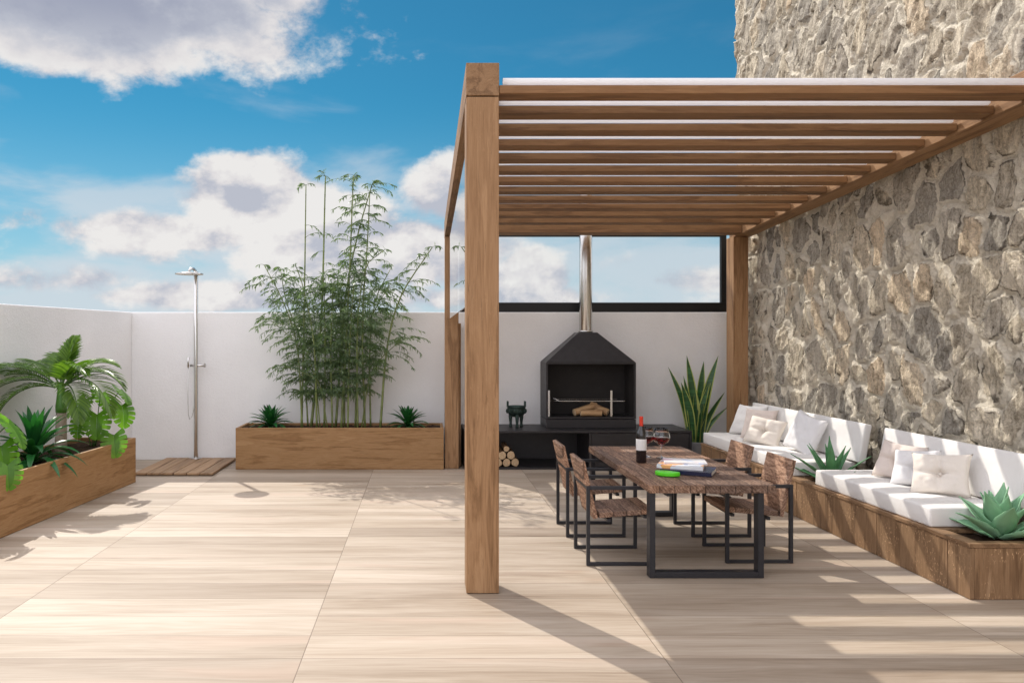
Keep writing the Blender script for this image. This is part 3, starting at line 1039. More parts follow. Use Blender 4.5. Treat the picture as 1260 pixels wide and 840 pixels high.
def wine_glass(x, y, lab):
    t = thing('wine_glass', lab, 'wine glass', (x, y, TZ + .003), 0, 'glasses of red wine on the table')
    MB().lathe([(0, 0), (.040, 0), (.042, .002), (.03, .005), (.008, .010), (.0042, .022), (.0038, .085), (.006, .098), (.025, .110), (.052, .132),
                (.066, .158), (.068, .178), (.060, .210), (.049, .245), (.0478, .245), (.0588, .210), (.0665, .178), (.0645, .159), (.051, .1345), (.024, .1125), (0, .108)], 32).build('glass_bowl', M_glass, t, smooth=True)
    MB().lathe([(0, .1095), (.0235, .1140), (.0500, .1360), (.0632, .160), (.0645, .168), (0, .168)], 32).build('wine', M_wine, t, smooth=True)
    t.scale = (1.15, 1.15, 1.12)
    return t


wine_glass(2.205, 7.13, 'front wine glass, round and half full of red wine, right of the bottle')
wine_glass(2.085, 7.20, 'wine glass of red partly hidden behind the bottle')


def mat_cover(name, cols, sc, seed):
    m, n, b = new_mat(name)
    tc = n.node('ShaderNodeTexCoord')
    p = n.vm('ADD', tc.outputs['Object'], (seed, seed, 0))
    v = n.node('ShaderNodeTexVoronoi', feature='F1')
    n.set(v.inputs['Vector'], n.vm('ADD', p, n.vm('SCALE', n.comb(n.noise(p, 9, 3), n.noise(n.vm('ADD', p, (5, 5, 5)), 9, 3), 0.0), scale=.12)))
    v.inputs['Scale'].default_value = sc
    r, g_, b_ = n.sep(v.outputs['Color'])
    k = len(cols)
    n.set(b.inputs['Base Color'], n.ramp(r, [(i / k, c) for i, c in enumerate(cols)], 'CONSTANT'))
    b.inputs['Roughness'].default_value = .25
    return m


M_cov1 = mat_cover('navy_cover', [(.01, .015, .05), (.015, .02, .07), (.01, .012, .04)], 6, 1)
M_cov2 = mat_cover('orange_blue_cover', [(.78, .30, .09), (.70, .74, .80), (.08, .14, .42), (.78, .78, .78), (.80, .42, .16), (.45, .60, .75), (.74, .74, .76)], 13, 4)
M_cov3 = mat_cover('pale_cover', [(.78, .76, .77), (.72, .50, .60), (.80, .79, .80), (.62, .68, .82), (.80, .78, .78)], 9, 9)
M_green = plain('vivid_green_cover', (.10, .62, .02), .3, 0, .1, 30)
M_page = plain('book_pages', (.72, .67, .60), .8, 0, .08, 120)


def book(x, y, z, rz, w, d_, h, cov, lab):
    t = thing('book', lab, 'book', (x, y, z), rz, 'books stacked on the table')
    c = MB()
    c.box(-w / 2, w / 2, -d_ / 2, d_ / 2, 0, .004)
    c.box(-w / 2, w / 2, -d_ / 2, d_ / 2, h - .004, h)
    c.box(-w / 2, w / 2, -d_ / 2, -d_ / 2 + .005, .0045, h - .0045)
    c.build('cover', cov, t, bevel=.0012)
    MB().box(-w / 2 + .004, w / 2 - .004, -d_ / 2 + .006, d_ / 2 - .006, .0042, h - .0042).build('pages', M_page, t)
    return t


BZ = TZ + .004
book(2.19, 6.36, BZ, R(-28), .40, .30, .034, M_cov1, 'thick navy hardback at the bottom of the book stack')
book(2.150, 6.42, BZ + .0345, R(-24), .36, .27, .026, M_cov2, 'orange and blue patterned book in the middle of the stack')
book(2.205, 6.50, BZ + .061, R(-14), .34, .23, .014, M_cov3, 'pale pink and white magazine on top of the book stack')
gb = MB()
prof = []
for k in range(25):
    th = 2 * math.pi * k / 24
    prof.append((.095 * math.cos(th) * (1 + .1 * math.sin(3 * th)), .055 * math.sin(th)))
gb.prism([Vector((a, b_, 0)) for a, b_ in prof[:-1]], (0, 0, .034))
o = gb.build('glasses_case', M_green, None, bevel=.008, seg=3)
o.location = (1.965, 6.20, BZ)
o.rotation_euler = (0, 0, R(-28))
tag(o, 'bright green rounded case lying against the navy book', 'case')

# ---------------------------------------------------------------- bench with built in planters
BX0, BX1, BY0, BY1, BH = 3.78, 4.60, 5.33, 10.48, .39
PLN = ((5.33, 5.79), (7.49, 7.94))
bench = thing('bench', 'long low wooden bench with planting boxes along the stone wall', 'bench', ((BX0 + BX1) / 2, (BY0 + BY1) / 2, 0))
cuts = [BY0, 5.56, 6.43, 7.20, 7.81, 8.70, 9.60, BY1]
for a, c in zip(cuts[:-1], cuts[1:]):
    lo = a + (.0 if a == BY0 else .004)
    MB().box(BX0, BX0 + .03, lo, c - .004, .003, BH - .032).build('front_panel', M_bench_z, bench, world=True, bevel=.003)
for a, c in ((BX0 + .031, 4.22), (4.228, BX1)):
    MB().box(a, c, BY0, BY0 + .03, .003, BH - .032).build('end_panel', M_bench_z, bench, world=True, bevel=.003)
MB().box(BX0 + .031, BX1, BY1 - .03, BY1, .003, BH - .032).build('end_panel', M_bench_z, bench, world=True, bevel=.003)
tp = MB()
TZ0 = BH - .030
for (y0, y1) in ((PLN[0][1], PLN[1][0]), (PLN[1][1], BY1)):
    tp.box(BX0 - .008, BX1, y0, y1, TZ0, BH)
for (y0, y1) in PLN:
    e = .012 if y0 == BY0 else 0
    y0b = y0 - (.008 if y0 == BY0 else 0)
    tp.box(BX0 - .008, BX0 + .10, y0b, y1 - .0015, TZ0, BH)
    tp.box(BX1 - .07, BX1, y0b, y1 - .0015, TZ0, BH)
    tp.box(BX0 + .101, BX1 - .071, y0b, y0 + .075, TZ0, BH - .0005)
    tp.box(BX0 + .101, BX1 - .071, y1 - .06, y1 - .0015, TZ0, BH - .0005)
tp.build('top_board', M_bench_y, bench, world=True, bevel=.003)


def soil(parent, x0, x1, y0, y1, z, M=None, n=22, amp=.02, cell=None):
    m = MB()
    nx = max(4, int((x1 - x0) / .035))
    ny = max(4, int((y1 - y0) / .035))
    rows = []
    for i in range(ny + 1):
        row = []
        for j in range(nx + 1):
            p = Vector((x0 + (x1 - x0) * j / nx, y0 + (y1 - y0) * i / ny, z))
            p.z += amp * noise.noise(Vector((p.x * 9, p.y * 9, 3))) + amp * .7 * noise.noise(Vector((p.x * 31, p.y * 31, 9)))
            row.append(M @ p if M is not None else p)
        rows.append(row)
    m.grid(rows)
    return m.build('soil', M_soil, parent, world=True)


for (y0, y1) in PLN:
    soil(bench, BX0 + .09, BX1 - .06, y0 + .06, y1 - .05, BH - .045)


def cushion(name, x0, x1, y0, y1, z0, z1, label, cat, group, tilt=0, seed=0):
    """slightly puffed box cushion with rounded edges"""
    m = MB()
    nx, ny, nz = 14, max(10, int((y1 - y0) / .045)), 4
    sx, sy, sz = x1 - x0, y1 - y0, z1 - z0
    bm = bmesh.new()
    bmesh.ops.create_cube(bm, size=1)
    bmesh.ops.scale(bm, vec=(sx, sy, sz), verts=bm.verts)
    bmesh.ops.bevel(bm, geom=bm.edges[:], offset=.014, segments=3, affect='EDGES', profile=.5)
    for axis, cnt, ln in ((0, nx, sx), (1, ny, sy)):
        for k in range(1, cnt):
            co = [0, 0, 0]
            no = [0, 0, 0]
            co[axis] = -ln / 2 + .03 + (ln - .06) * k / cnt
            no[axis] = 1
            bmesh.ops.bisect_plane(bm, geom=bm.verts[:] + bm.edges[:] + bm.faces[:], plane_co=co, plane_no=no)
    for v in bm.verts:
        u, w_ = v.co.x / (sx / 2), v.co.y / (sy / 2)
        bulge = max(0, (1 - u ** 4)) * max(0, (1 - w_ ** 8))
        nn = noise.noise(Vector((v.co.x * 5 + seed, v.co.y * 3.5, v.co.z * 4))) + .5 * noise.noise(Vector((v.co.x * 13 + seed, v.co.y * 9, 2)))
        if v.co.z > 0:
            v.co.z += .010 * bulge + .009 * nn * bulge
        v.co.x += .004 * noise.noise(Vector((seed, v.co.y * 4, v.co.z * 9))) * (1 if abs(u) > .8 else 0)
    me = bpy.data.meshes.new(name)
    bm.to_mesh(me)
    bm.free()
    me.polygons.foreach_set('use_smooth', [True] * len(me.polygons))
    me.materials.append(M_fabric)
    o = bpy.data.objects.new(name, me)
    COL.objects.link(o)
    o.location = ((x0 + x1) / 2, (y0 + y1) / 2, (z0 + z1) / 2)
    o.rotation_euler = (0, tilt, 0)
    tag(o, label, cat, group)
    return o


SX0 = 3.805
cushion('seat_cushion', SX0, 4.46, 5.785, 7.485, BH + .001, .535, 'shorter white seat cushion at the near end of the bench', 'cushion', 'white bench cushions', seed=1)
cushion('seat_cushion', SX0, 4.46, 7.94, 10.47, BH + .001, .535, 'longer white seat cushion at the far end of the bench', 'cushion', 'white bench cushions', seed=5)
for (y0, y1, lab, sd_) in ((5.70, 7.48, 'white upright back cushion behind the three tufted pillows', 2), (7.80, 10.46, 'long white upright back cushion at the far end by the post', 8)):
    # built flat then tipped up against the wall
    o = cushion('back_cushion', 0, .40, y0, y1, 0, .075, lab, 'cushion', 'white bench cushions', 0, sd_)
    o.rotation_euler = (0, R(-80), 0)
    o.location = (4.475, (y0 + y1) / 2, .742)


def pillow(x, y, z, w, h, th, yaw, lean, roll, mat, label, tuft, seed):
    """square scatter pillow; its face looks along -X before yaw"""
    m = MB()
    n = 28
    for side in (1, -1):
        rows = []
        for i in range(n + 1):
            row = []
            for j in range(n + 1):
                u, v = -1 + 2 * j / n, -1 + 2 * i / n
                e = max(0, (1 - u * u)) ** .5 * max(0, (1 - v * v)) ** .5
                t_ = th / 2 * e ** .62
                pin = 1 - .12 * ((1 - abs(v) ** 2) * abs(u) ** 3)
                pin2 = 1 - .12 * ((1 - abs(u) ** 2) * abs(v) ** 3)
                if tuft:
                    r_ = math.hypot(u * 1.0, v * 1.0)
                    a_ = math.atan2(v, u)
                    t_ *= 1 - .88 * math.exp(-(r_ / .17) ** 2) - .12 * math.exp(-(r_ / .5) ** 2)
                    # creases run from the button towards the sides
                    cre = min(abs(v), abs(u)) / (.05 + .10 * r_)
                    t_ -= th * .20 * math.exp(-cre * cre) * math.exp(-(r_ / .75) ** 2)
                t_ += th * .10 * e * noise.noise(Vector((u * 2.2 + seed, v * 2.2, side * 2))) + th * .05 * e * noise.noise(Vector((u * 6 + seed, v * 6, side * 5)))
                row.append((-side * t_, u * w / 2 * pin, v * h / 2 * pin2))
            rows.append(row if side > 0 else row[::-1])
        m.grid(rows)
    o = m.build('pillow', mat, None, smooth=True)
    bm = bmesh.new()
    bm.from_mesh(o.data)
    bmesh.ops.remove_doubles(bm, verts=bm.verts, dist=.0008)
    bmesh.ops.recalc_face_normals(bm, faces=bm.faces)
    bm.to_mesh(o.data)
    bm.free()
    o.location = (x, y, z)
    o.rotation_euler = (Matrix.Rotation(yaw, 3, 'Z') @ Matrix.Rotation(lean, 3, 'Y') @ Matrix.Rotation(roll, 3, 'X')).to_euler()
    tag(o, label, 'pillow', 'scatter pillows on the bench')
    return o


pillow(4.28, 6.93, .700, .42, .36, .15, R(24), R(24), R(4), M_pink, 'rose beige tufted pillow, farthest of the three on the near cushion', True, 1)
pillow(4.235, 6.64, .690, .38, .34, .14, R(28), R(26), R(-6), M_white, 'white tufted pillow between the rose and the cream pillows', True, 5)
pillow(4.205, 6.27, .702, .44, .36, .15, R(38), R(24), R(-5), M_cream, 'cream tufted pillow nearest the camera on the near cushion', True, 9)
pillow(4.27, 10.12, .735, .46, .44, .15, R(26), R(28), R(0), M_fabric, 'plain white pillow at the far end of the bench by the post', False, 13)
pillow(4.24, 9.73, .725, .42, .42, .14, R(40), R(26), R(0), M_pink, 'plain beige pillow next to the farthest white one', False, 17)
pillow(4.10, 9.25, .690, .44, .36, .17, R(44), R(30), R(8), M_cream, 'plump cream tufted pillow in front of the beige one', True, 21)
pillow(4.27, 8.62, .745, .48, .46, .16, R(14), R(20), R(12), M_white, 'large plain white pillow standing on its corner behind the dark agave', False, 25)

# ---------------------------------------------------------------- planters, shower, duckboard
pb = thing('planter', 'long wooden planter with bamboo against the back wall', 'planter', (-1.145, 10.98, 0))
x0, x1, y0, y1, h = -2.58, .292, 10.65, 11.30, .575
for (a, b_, c, d_, nm) in ((x0, x1, y0, y0 + .04, 'side_board'), (x0, x1, y1 - .04, y1, 'side_board'), (x0 + .001, x0 + .041, y0 + .0405, y1 - .0405, 'end_board'), (x1 - .041, x1 - .001, y0 + .0405, y1 - .0405, 'end_board')):
    MB().box(a, b_, c, d_, .003, h - (.001 if nm == 'end_board' else 0)).build(nm, M_planter_x, pb, world=True, bevel=.004)
soil(pb, x0 + .035, x1 - .035, y0 + .035, y1 - .035, h - .035)

# left planter: its long face swings slightly outwards towards the camera
pdir = Vector((-.2, -2.755, 0)).normalized()
prz = math.atan2(-pdir.x, -pdir.y) * -1
pl_ = thing('planter', 'long wooden planter of palms and monstera along the side wall', 'planter', (-3.61, 9.72, 0), math.atan2(pdir.y, pdir.x) + math.pi / 2)
PW, PLEN, h = .74, 5.2, .56
for (a, b_, c, d_, nm) in ((-.04, 0, -PLEN, 0, 'side_board'), (-PW, -PW + .04, -PLEN, 0, 'side_board'), (-PW + .0405, -.0405, -.041, -.001, 'end_board'), (-PW + .0405, -.0405, -PLEN + .001, -PLEN + .041, 'end_board')):
    MB().box(a, b_, c, d_, .003, h - (.001 if nm == 'end_board' else 0)).build(nm, M_planter_y, pl_, bevel=.004)
PM = Matrix.Translation(pl_.location) @ Matrix.Rotation(pl_.rotation_euler.z, 4, 'Z')
so = soil(pl_, -PW + .035, -.035, -PLEN + .035, -.035, h - .05, PM)


def in_planter(a, s, z=.505):
    """a: 0 (front board) .. 1 (wall side), s metres from the far end"""
    return PM @ Vector((-PW * a, -s, z))


dk = thing('duckboard', 'small slatted wooden shower mat on the floor under the shower', 'duckboard', (-3.28, 10.8, 0))
nb_ = 6
wd = 1.05 / nb_
for k in range(nb_):
    x = -3.805 + k * wd
    MB().box(x + .006, x + wd - .006, 10.15, 11.46, .012, .042).build('board', M_mat, dk, world=True, bevel=.004)
b = MB()
for y in (10.3, 10.8, 11.3):
    b.box(-3.79, -2.77, y, y + .06, .002, .0115)
b.build('bearer', M_mat, dk, world=True)

sh = thing('outdoor_shower', 'slim stainless outdoor shower with round rain head by the wall', 'shower', (-3.335, 11.36, .044))
MB().tube([(-3.335, 11.36, .045), (-3.335, 11.36, 2.79)], .030, 20).build('column', M_chrome, sh, world=True, smooth=True, bevel=.003, angle=60)
MB().lathe([(.075, 0), (.075, .010), (.06, .014), (.03, .014)], 28, (-3.335, 11.36, .044)).build('base_plate', M_chrome, sh, world=True, smooth=True)
hx, hy = -3.385, 11.20
hd = MB().lathe([(0, 0), (.196, 0), (.200, .006), (.198, .014), (.05, .035), (.02, .045), (0, .045)], 48, (hx, hy, 2.735)).build('shower_head', M_chrome, sh, world=True, smooth=True)
MB().tube([(-3.335, 11.36, 2.76), (-3.340, 11.345, 2.80), (-3.352, 11.30, 2.825), (-3.372, 11.235, 2.825), (hx, hy, 2.80), (hx, hy, 2.775)], [.024, .022, .020, .020, .018, .016], 14).build('neck', M_chrome, sh, world=True, smooth=True)
mx = MB()
mx.tube([(-3.42, 11.36, 1.41), (-3.20, 11.36, 1.41)], .018, 14)
mx.tube([(-3.215, 11.36, 1.41), (-3.195, 11.36, 1.41)], .030, 14)
mx.tube([(-3.21, 11.36, 1.41), (-3.19, 11.30, 1.44)], .008, 8)
mx.build('mixer', M_chrome, sh, world=True, smooth=True)
MB().tube([(-3.44, 11.33, 1.38), (-3.44, 11.33, 1.53)], [.012, .016], 12).build('hand_spray', M_chrome, sh, world=True, smooth=True)
hose = [(-3.44, 11.33, 1.38), (-3.445, 11.33, 1.0), (-3.44, 11.335, .70), (-3.42, 11.34, .62), (-3.39, 11.345, .66), (-3.366, 11.35, .76), (-3.350, 11.35, .95)]
MB().tube(hose, .004, 8).build('hose', M_chrome, sh, world=True, smooth=True)


# ---------------------------------------------------------------- plants
def blade(mb, base, dr, length, width, droop=0.3, seg=6, prof='leaf', fold=.0, side=None, twist=0, attr=None, curl=0):
    """one leaf: strip along a bending path. prof: leaf, strap, spear"""
    dr = Vector(dr).normalized()
    p = Vector(base)
    if side is None:
        side = dr.cross(Vector((0, 0, 1)))
        if side.length < 1e-3:
            side = Vector((1, 0, 0))
    side = side.normalized()
    rows = []
    st = length / seg
    for i in range(seg + 1):
        s = i / seg
        if prof == 'leaf':
            w = width * math.sin(math.pi * min(1, s * .93 + .07)) ** .8
        elif prof == 'strap':
            w = width * min(1, .55 + s * 1.2) * (1 - max(0, (s - .55) / .45) ** 1.7)
        elif prof == 'agave':
            w = width * (.62 + .55 * math.sin(math.pi * min(1, s * 1.25)) ** 1.0 * (1 - s)) * (1 - s ** 1.6) ** .85 if s < 1 else 0
        else:
            w = width * (1 - s) ** .7
        w = max(w, .0006)
        nrm = side.cross(dr).normalized()
        sd2 = (side * math.cos(twist * s) + nrm * math.sin(twist * s))
        if fold:
            rows.append([p - sd2 * w / 2 + nrm * fold * w, p, p + sd2 * w / 2 + nrm * fold * w])
        else:
            rows.append([p - sd2 * w / 2, p + sd2 * w / 2])
        if attr is not None:
            attr += [1, 0, 1] if fold else [1, 1]
        p = p + dr * st
        dr = (dr + Vector((0, 0, -1)) * droop / seg * (1 if not curl else (1 - curl * s))).normalized()
    mb.grid(rows)


# ---- bamboo clump
bam = thing('bamboo', 'tall feathery bamboo clump with bare leaning canes in the back planter', 'bamboo', (-1.15, 11.0, .54))


def ground(px, y):
    return Vector(((px - 520) / 950 * y, y, .545))


CULMS = [  # base px, list of (px,py) above, depth, radius, leaf density range (z0,z1), amount
    (371, [(374, 400), (376.5, 228)], 11.0, .017, .95, 3.6, .75),
    (383, [(395, 400), (400.5, 217)], 11.10, .021, 1.0, 3.3, .8),
    (420, [(428, 380), (435, 216)], 10.92, .018, 1.0, 4.2, .9),
    (413, [(425, 370), (440, 290), (457.5, 228)], 11.05, .019, 1.0, 4.2, 1.0),
    (449, [(446, 400), (452, 300), (455, 238)], 11.0, .017, 1.0, 4.1, 1.0),
    (468, [(476, 430), (493, 365), (532, 304)], 10.95, .018, 1.1, 3.1, .8),
    (456, [(455, 430), (462, 370), (482, 328)], 11.12, .014, 1.1, 2.8, .8),
    (440, [(440, 400), (450, 330), (472, 308)], 10.9, .014, 1.0, 3.0, .8),
    (372, [(366, 430), (350, 375), (325, 326)], 10.95, .014, 1.0, 2.9, 1.0),
    (379, [(372, 430), (352, 370), (345, 330)], 11.1, .013, 1.0, 2.8, 1.0),
    (390, [(386, 420), (372, 350), (365, 330)], 10.88, .015, 1.0, 2.8, 1.1),
    (399, [(400, 420), (398, 340)], 11.02, .016, 1.0, 2.8, 1.1),
    (409, [(407, 430), (410, 350)], 10.9, .014, 1.0, 2.7, 1.1),
    (424, [(422, 430), (415, 340)], 11.12, .015, 1.0, 2.8, 1.1),
    (428, [(430, 430), (436, 340)], 10.86, .014, 1.0, 2.7, 1.1),
    (437, [(442, 430), (462, 380), (480, 350)], 11.06, .014, 1.0, 2.7, .9),
    (394, [(384, 450), (352, 410), (330, 392)], 10.92, .010, .9, 2.3, .9),
    (445, [(456, 460), (480, 430), (500, 415)], 10.95, .010, .9, 2.2, .9),
    (403, [(392, 470), (362, 455), (345, 450)], 10.86, .009, .9, 1.9, .7),
]


def catmull(pts, per=6):
    out = []
    P = [pts[0] * 2 - pts[1]] + pts + [pts[-1] * 2 - pts[-2]]
    for i in range(1, len(P) - 2):
        for k in range(per):
            t_ = k / per
            a, b_, c, d_ = P[i - 1], P[i], P[i + 1], P[i + 2]
            out.append(.5 * ((2 * b_) + (c - a) * t_ + (2 * a - 5 * b_ + 4 * c - d_) * t_ ** 2 + (3 * b_ - a - 3 * c + d_) * t_ ** 3))
    out.append(pts[-1].copy())
    return out


leafmb = MB()
twig = leafmb
qb = random.Random(3)
for ci, (bx, pts, yd, rad, zlo, zhi, amt) in enumerate(CULMS):
    pp = [ground(bx, yd)] + [at(px, py, yd + qb.uniform(-.05, .05)) for (px, py) in pts]
    path = catmull(pp, 8)
    # arc length resample into internodes
    Ls = [0]
    for a, b_ in zip(path[:-1], path[1:]):
        Ls.append(Ls[-1] + (b_ - a).length)

    def pos(s):
        s = max(0, min(Ls[-1], s))
        for i in range(len(Ls) - 1):
            if s <= Ls[i + 1]:
                t_ = (s - Ls[i]) / max(1e-6, Ls[i + 1] - Ls[i])
                return path[i].lerp(path[i + 1], t_)
        return path[-1]

    cm = MB()
    tp_, rr = [], []
    node_s = []
    s = .10
    tot = Ls[-1]
    seq = [0.0]
    while s < tot - .03:
        node_s.append(s)
        seq += [s - .010, s, s + .010]
        s += qb.uniform(.17, .23)
    seq.append(tot)
    for s in seq:
        base_r = rad * (1 - .60 * s / tot)
        tp_.append(pos(s))
        rr.append(base_r * (1.22 if s in node_s else 1.0))
    cm.tube(tp_, rr, 8)
    cm.build('culm', M_culm, bam, world=True, smooth=True)
    bare_top = ci in (0, 1)
    for s in node_s + [tot]:
        P0 = pos(s)
        top_tuft = s == tot
        if (P0.z < zlo or P0.z > zhi) and not top_tuft:
            continue
        nbr = max(1, int(round((7.0 if P0.z < 2.75 else 5.4) * amt * qb.uniform(.6, 1.25))))
        if bare_top and not top_tuft and P0.z > 2.6:
            nbr = 1 if (qb.random() < .75 and P0.z < 3.55) else 0
        if top_tuft:
            nbr = 4
        for k in range(nbr):
            th = qb.uniform(0, 2 * math.pi)
            wide = (.72 if P0.z < 1.55 else 1.0) if P0.z < 2.7 else .72
            blen = qb.uniform(.22, .55) * wide * (.40 if top_tuft else 1)
            out = Vector((math.cos(th), math.sin(th) * .55, qb.uniform(.25, .95))).normalized()
            bp = [P0]
            dcur = out.copy()
            nseg = 6
            for _ in range(nseg):
                dcur = (dcur + Vector((0, 0, -.22)) + Vector((qb.uniform(-.1, .1), qb.uniform(-.1, .1), 0))).normalized()
                bp.append(bp[-1] + dcur * blen / nseg)
            bp = [Vector((q.x, min(q.y, 11.46), q.z)) for q in bp]
            twig.tube(bp, [.0032 - .0022 * i / nseg for i in range(nseg + 1)], 4, False)
            nl = int(qb.uniform(20, 32) * (blen / .4) ** .6)
            for _ in range(nl):
                t_ = qb.uniform(.25, 1) * nseg
                i = min(nseg - 1, int(t_))
                q = bp[i].lerp(bp[i + 1], t_ - i)
                axis = (bp[i + 1] - bp[i]).normalized()
                th2 = qb.uniform(0, 2 * math.pi)
                sidev = Vector((math.cos(th2), math.sin(th2), qb.uniform(-.9, .15)))
                ld = (axis * .75 + sidev * .7).normalized()
                tw = Vector((qb.uniform(-1, 1), qb.uniform(-1, 1), qb.uniform(-.4, .4)))
                sd2 = ld.cross(tw)
                if sd2.length < .05:
                    continue
                blade(leafmb, q, ld, qb.uniform(.048, .086), qb.uniform(.0085, .0130), .7, 3, 'leaf', 0, sd2)
leafmb.build('foliage', M_bamboo_leaf, bam, world=True)


def rosette(name, loc, label, cat, mat, n, lmin, lmax, width, seed, emin=15, emax=80, droop=1.0, prof='leaf', fold=.12, group=None, seg=8, flat=None, stem=0):
    q = random.Random(seed)
    t = thing(name, label, cat, loc, 0, group)
    m = MB()
    for k in range(n):
        f_ = k / max(1, n - 1)
        th = k * 2.39996 + q.uniform(-.2, .2)
        e = R(emin + (emax - emin) * f_ + q.uniform(-6, 6))
        ln = lmax + (lmin - lmax) * abs(f_ - .35) * 1.2 + q.uniform(-.05, .05) * lmax
        d_ = Vector((math.cos(th) * math.cos(e), math.sin(th) * math.cos(e), math.sin(e)))
        b0 = Vector((math.cos(th) * .012, math.sin(th) * .012, stem * f_))
        blade(m, b0, d_, ln, width * q.uniform(.85, 1.15), droop * (1.2 - .7 * f_), seg, prof, fold)
    m.build('leaves', mat, t, smooth=True)
    return t


rosette('fern', (-2.165, 11.0, .545), 'dark green rosette plant left of the bamboo canes', 'plant', M_fern, 44, .24, .36, .072, 4, 16, 80, 1.1, 'leaf', .16, 'rosette plants in the back planter', stem=.06)
rosette('fern', (-.215, 11.0, .545), 'dark green rosette plant right of the bamboo canes', 'plant', M_fern, 40, .22, .35, .068, 9, 16, 80, 1.1, 'leaf', .16, 'rosette plants in the back planter', stem=.06)
p = in_planter(.42, 1.72)
dr_ = rosette('dracaena', p, 'dense dark green spiky plant in front of the palm trunk', 'plant', M_fern, 46, .38, .62, .085, 12, 22, 82, 1.5, 'leaf', .16, stem=.16)


# ---- agaves
def agave(name, loc, label, mat, n, lmax, width, seed, emin, emax, droop, thick):
    q = random.Random(seed)
    t = thing(name, label, 'agave', loc, 0, 'agaves in the bench planters')
    for k in range(n):
        f_ = k / max(1, n - 1)
        th = k * 2.39996 + q.uniform(-.15, .15)
        e = R(emin + (emax - emin) * f_ ** .9)
        d_ = Vector((math.cos(th) * math.cos(e), math.sin(th) * math.cos(e), math.sin(e)))
        ln = lmax * (1 - .25 * f_) * q.uniform(.88, 1.1)
        m = MB()
        b0 = Vector((math.cos(th) * .03 * (1 - f_), math.sin(th) * .03 * (1 - f_), .012 + .05 * f_))
        side = d_.cross(Vector((0, 0, 1)))
        # five points across: a shallow channel
        rows = []
        p = b0.copy()
        dr = d_.copy()
        seg = 14
        side = side.normalized()
        for i in range(seg + 1):
            s = i / seg
            w = width * (.55 + .75 * math.sin(math.pi * min(1, .12 + s * .85)) ** 1.2) * (1 - s ** 2.6)
            w = max(w, .0015)
            nr = side.cross(dr).normalized()
            wave = .006 * math.sin(i * 1.9 + k)
            rows.append([p + side * (w / 2 * a) + nr * (w * .20 * a * a) + nr * (wave * a * (1 - s)) for a in (-1, -.55, 0, .55, 1)])
            p = p + dr * ln / seg
            bend = droop * (1 - f_ * .8) * (1.6 * s - .55)
            dr = (dr + Vector((0, 0, -bend * .12))).normalized()
        m.grid(rows)
        o = m.build('leaf', mat, t, smooth=True, solid=thick)
        o.modifiers[0].offset = -1
    return t


agave('agave', (4.165, 5.57, BH - .045), 'large pale green agave in the near end bench planter', M_agave, 19, .43, .120, 2, 8, 82, .8, .006)
agave('agave', (4.09, 7.72, BH - .045), 'slender dark green agave between the two seat cushions', M_agave_dark, 13, .52, .070, 31, 10, 76, .4, .006)

# ---- snake plant
sp = thing('snake_plant', 'tall snake plant with yellow edged sword leaves in grey pot', 'plant', (3.93, 11.08, 0))
MB().lathe([(0, .002), (.115, .002), (.125, .02), (.150, .32), (.154, .335), (.142, .335), (.135, .29), (0, .285)], 32).build('pot', M_pot, sp, smooth=True)
MB().lathe([(.136, .292), (.08, .303), (0, .300)], 24).build('soil', M_soil, sp)
q = random.Random(8)
SN = [(850, 545, 822, 451, .058), (856, 545, 845, 437, .075), (858, 545, 866, 444, .075), (861, 545, 884, 437, .075), (859, 545, 877, 458, .060), (853, 545, 838, 470, .075),
      (862, 545, 892, 482, .065), (860, 540, 866, 496, .07), (852, 545, 841, 462, .05), (863, 548, 896, 500, .05), (857, 545, 855, 475, .07), (858, 545, 873, 470, .06), (855, 545, 850, 520, .06)]
for k, (bx, by, tx, ty, wd_) in enumerate(SN):
    yb = 11.08 + q.uniform(-.06, .06)
    b0 = Vector(((bx - 520) / 950 * yb, yb, .295))
    t0 = at(tx, ty, yb + q.uniform(-.1, .06))
    vec = t0 - b0
    ln = vec.length
    m = MB()
    rows, att = [], []
    facing = R(q.uniform(-40, 40))
    sd2 = Vector((math.cos(facing), math.sin(facing), 0))
    bow = Vector((vec.x, vec.y, 0)) * .22
    seg = 16
    for i in range(seg + 1):
        s = i / seg
        p = b0 + vec * s - bow * math.sin(math.pi * s) * .9
        w = wd_ * 1.6 * (.55 + .55 * math.sin(math.pi * min(1, s * .8 + .1))) * (1 - s ** 5) + .001
        tw = .5 * math.sin(s * 2.4 + k)
        s3 = Vector((sd2.x * math.cos(tw) - sd2.y * math.sin(tw), sd2.x * math.sin(tw) + sd2.y * math.cos(tw), 0))
        nr = s3.cross(Vector((0, 0, 1)))
        rows.append([p + s3 * w / 2 * a + nr * w * .16 * a * a for a in (-1, -.6, 0, .6, 1)])
        att += [1, .6, 0, .6, 1]
    m.grid(rows)
    o = m.build('leaf', M_sans, sp, world=True, smooth=True)
    aa = o.data.attributes.new('across', 'FLOAT', 'POINT')
    aa.data.foreach_set('value', att)

# ---- palm
pbase = in_planter(.62, .93)
palm = thing('palm', 'young palm with green crownshaft and arching fronds in the side planter', 'palm', pbase)
crown_z = 1.20 - pbase.z
m = MB()
m.tube([(0, 0, -.02), (0, 0, .12), (.003, 0, .30), (.004, 0, .46)], [.072, .066, .060, .056], 18)
m.build('trunk', M_palm_trunk, palm, smooth=True)
m = MB()
m.tube([(.004, 0, .455), (.005, 0, .52), (.005, 0, .62), (.005, 0, .72), (.005, 0, .80)], [.060, .064, .052, .040, .028], 18)
m.build('crownshaft', M_palm_shaft, palm, smooth=True)
q = random.Random(6)
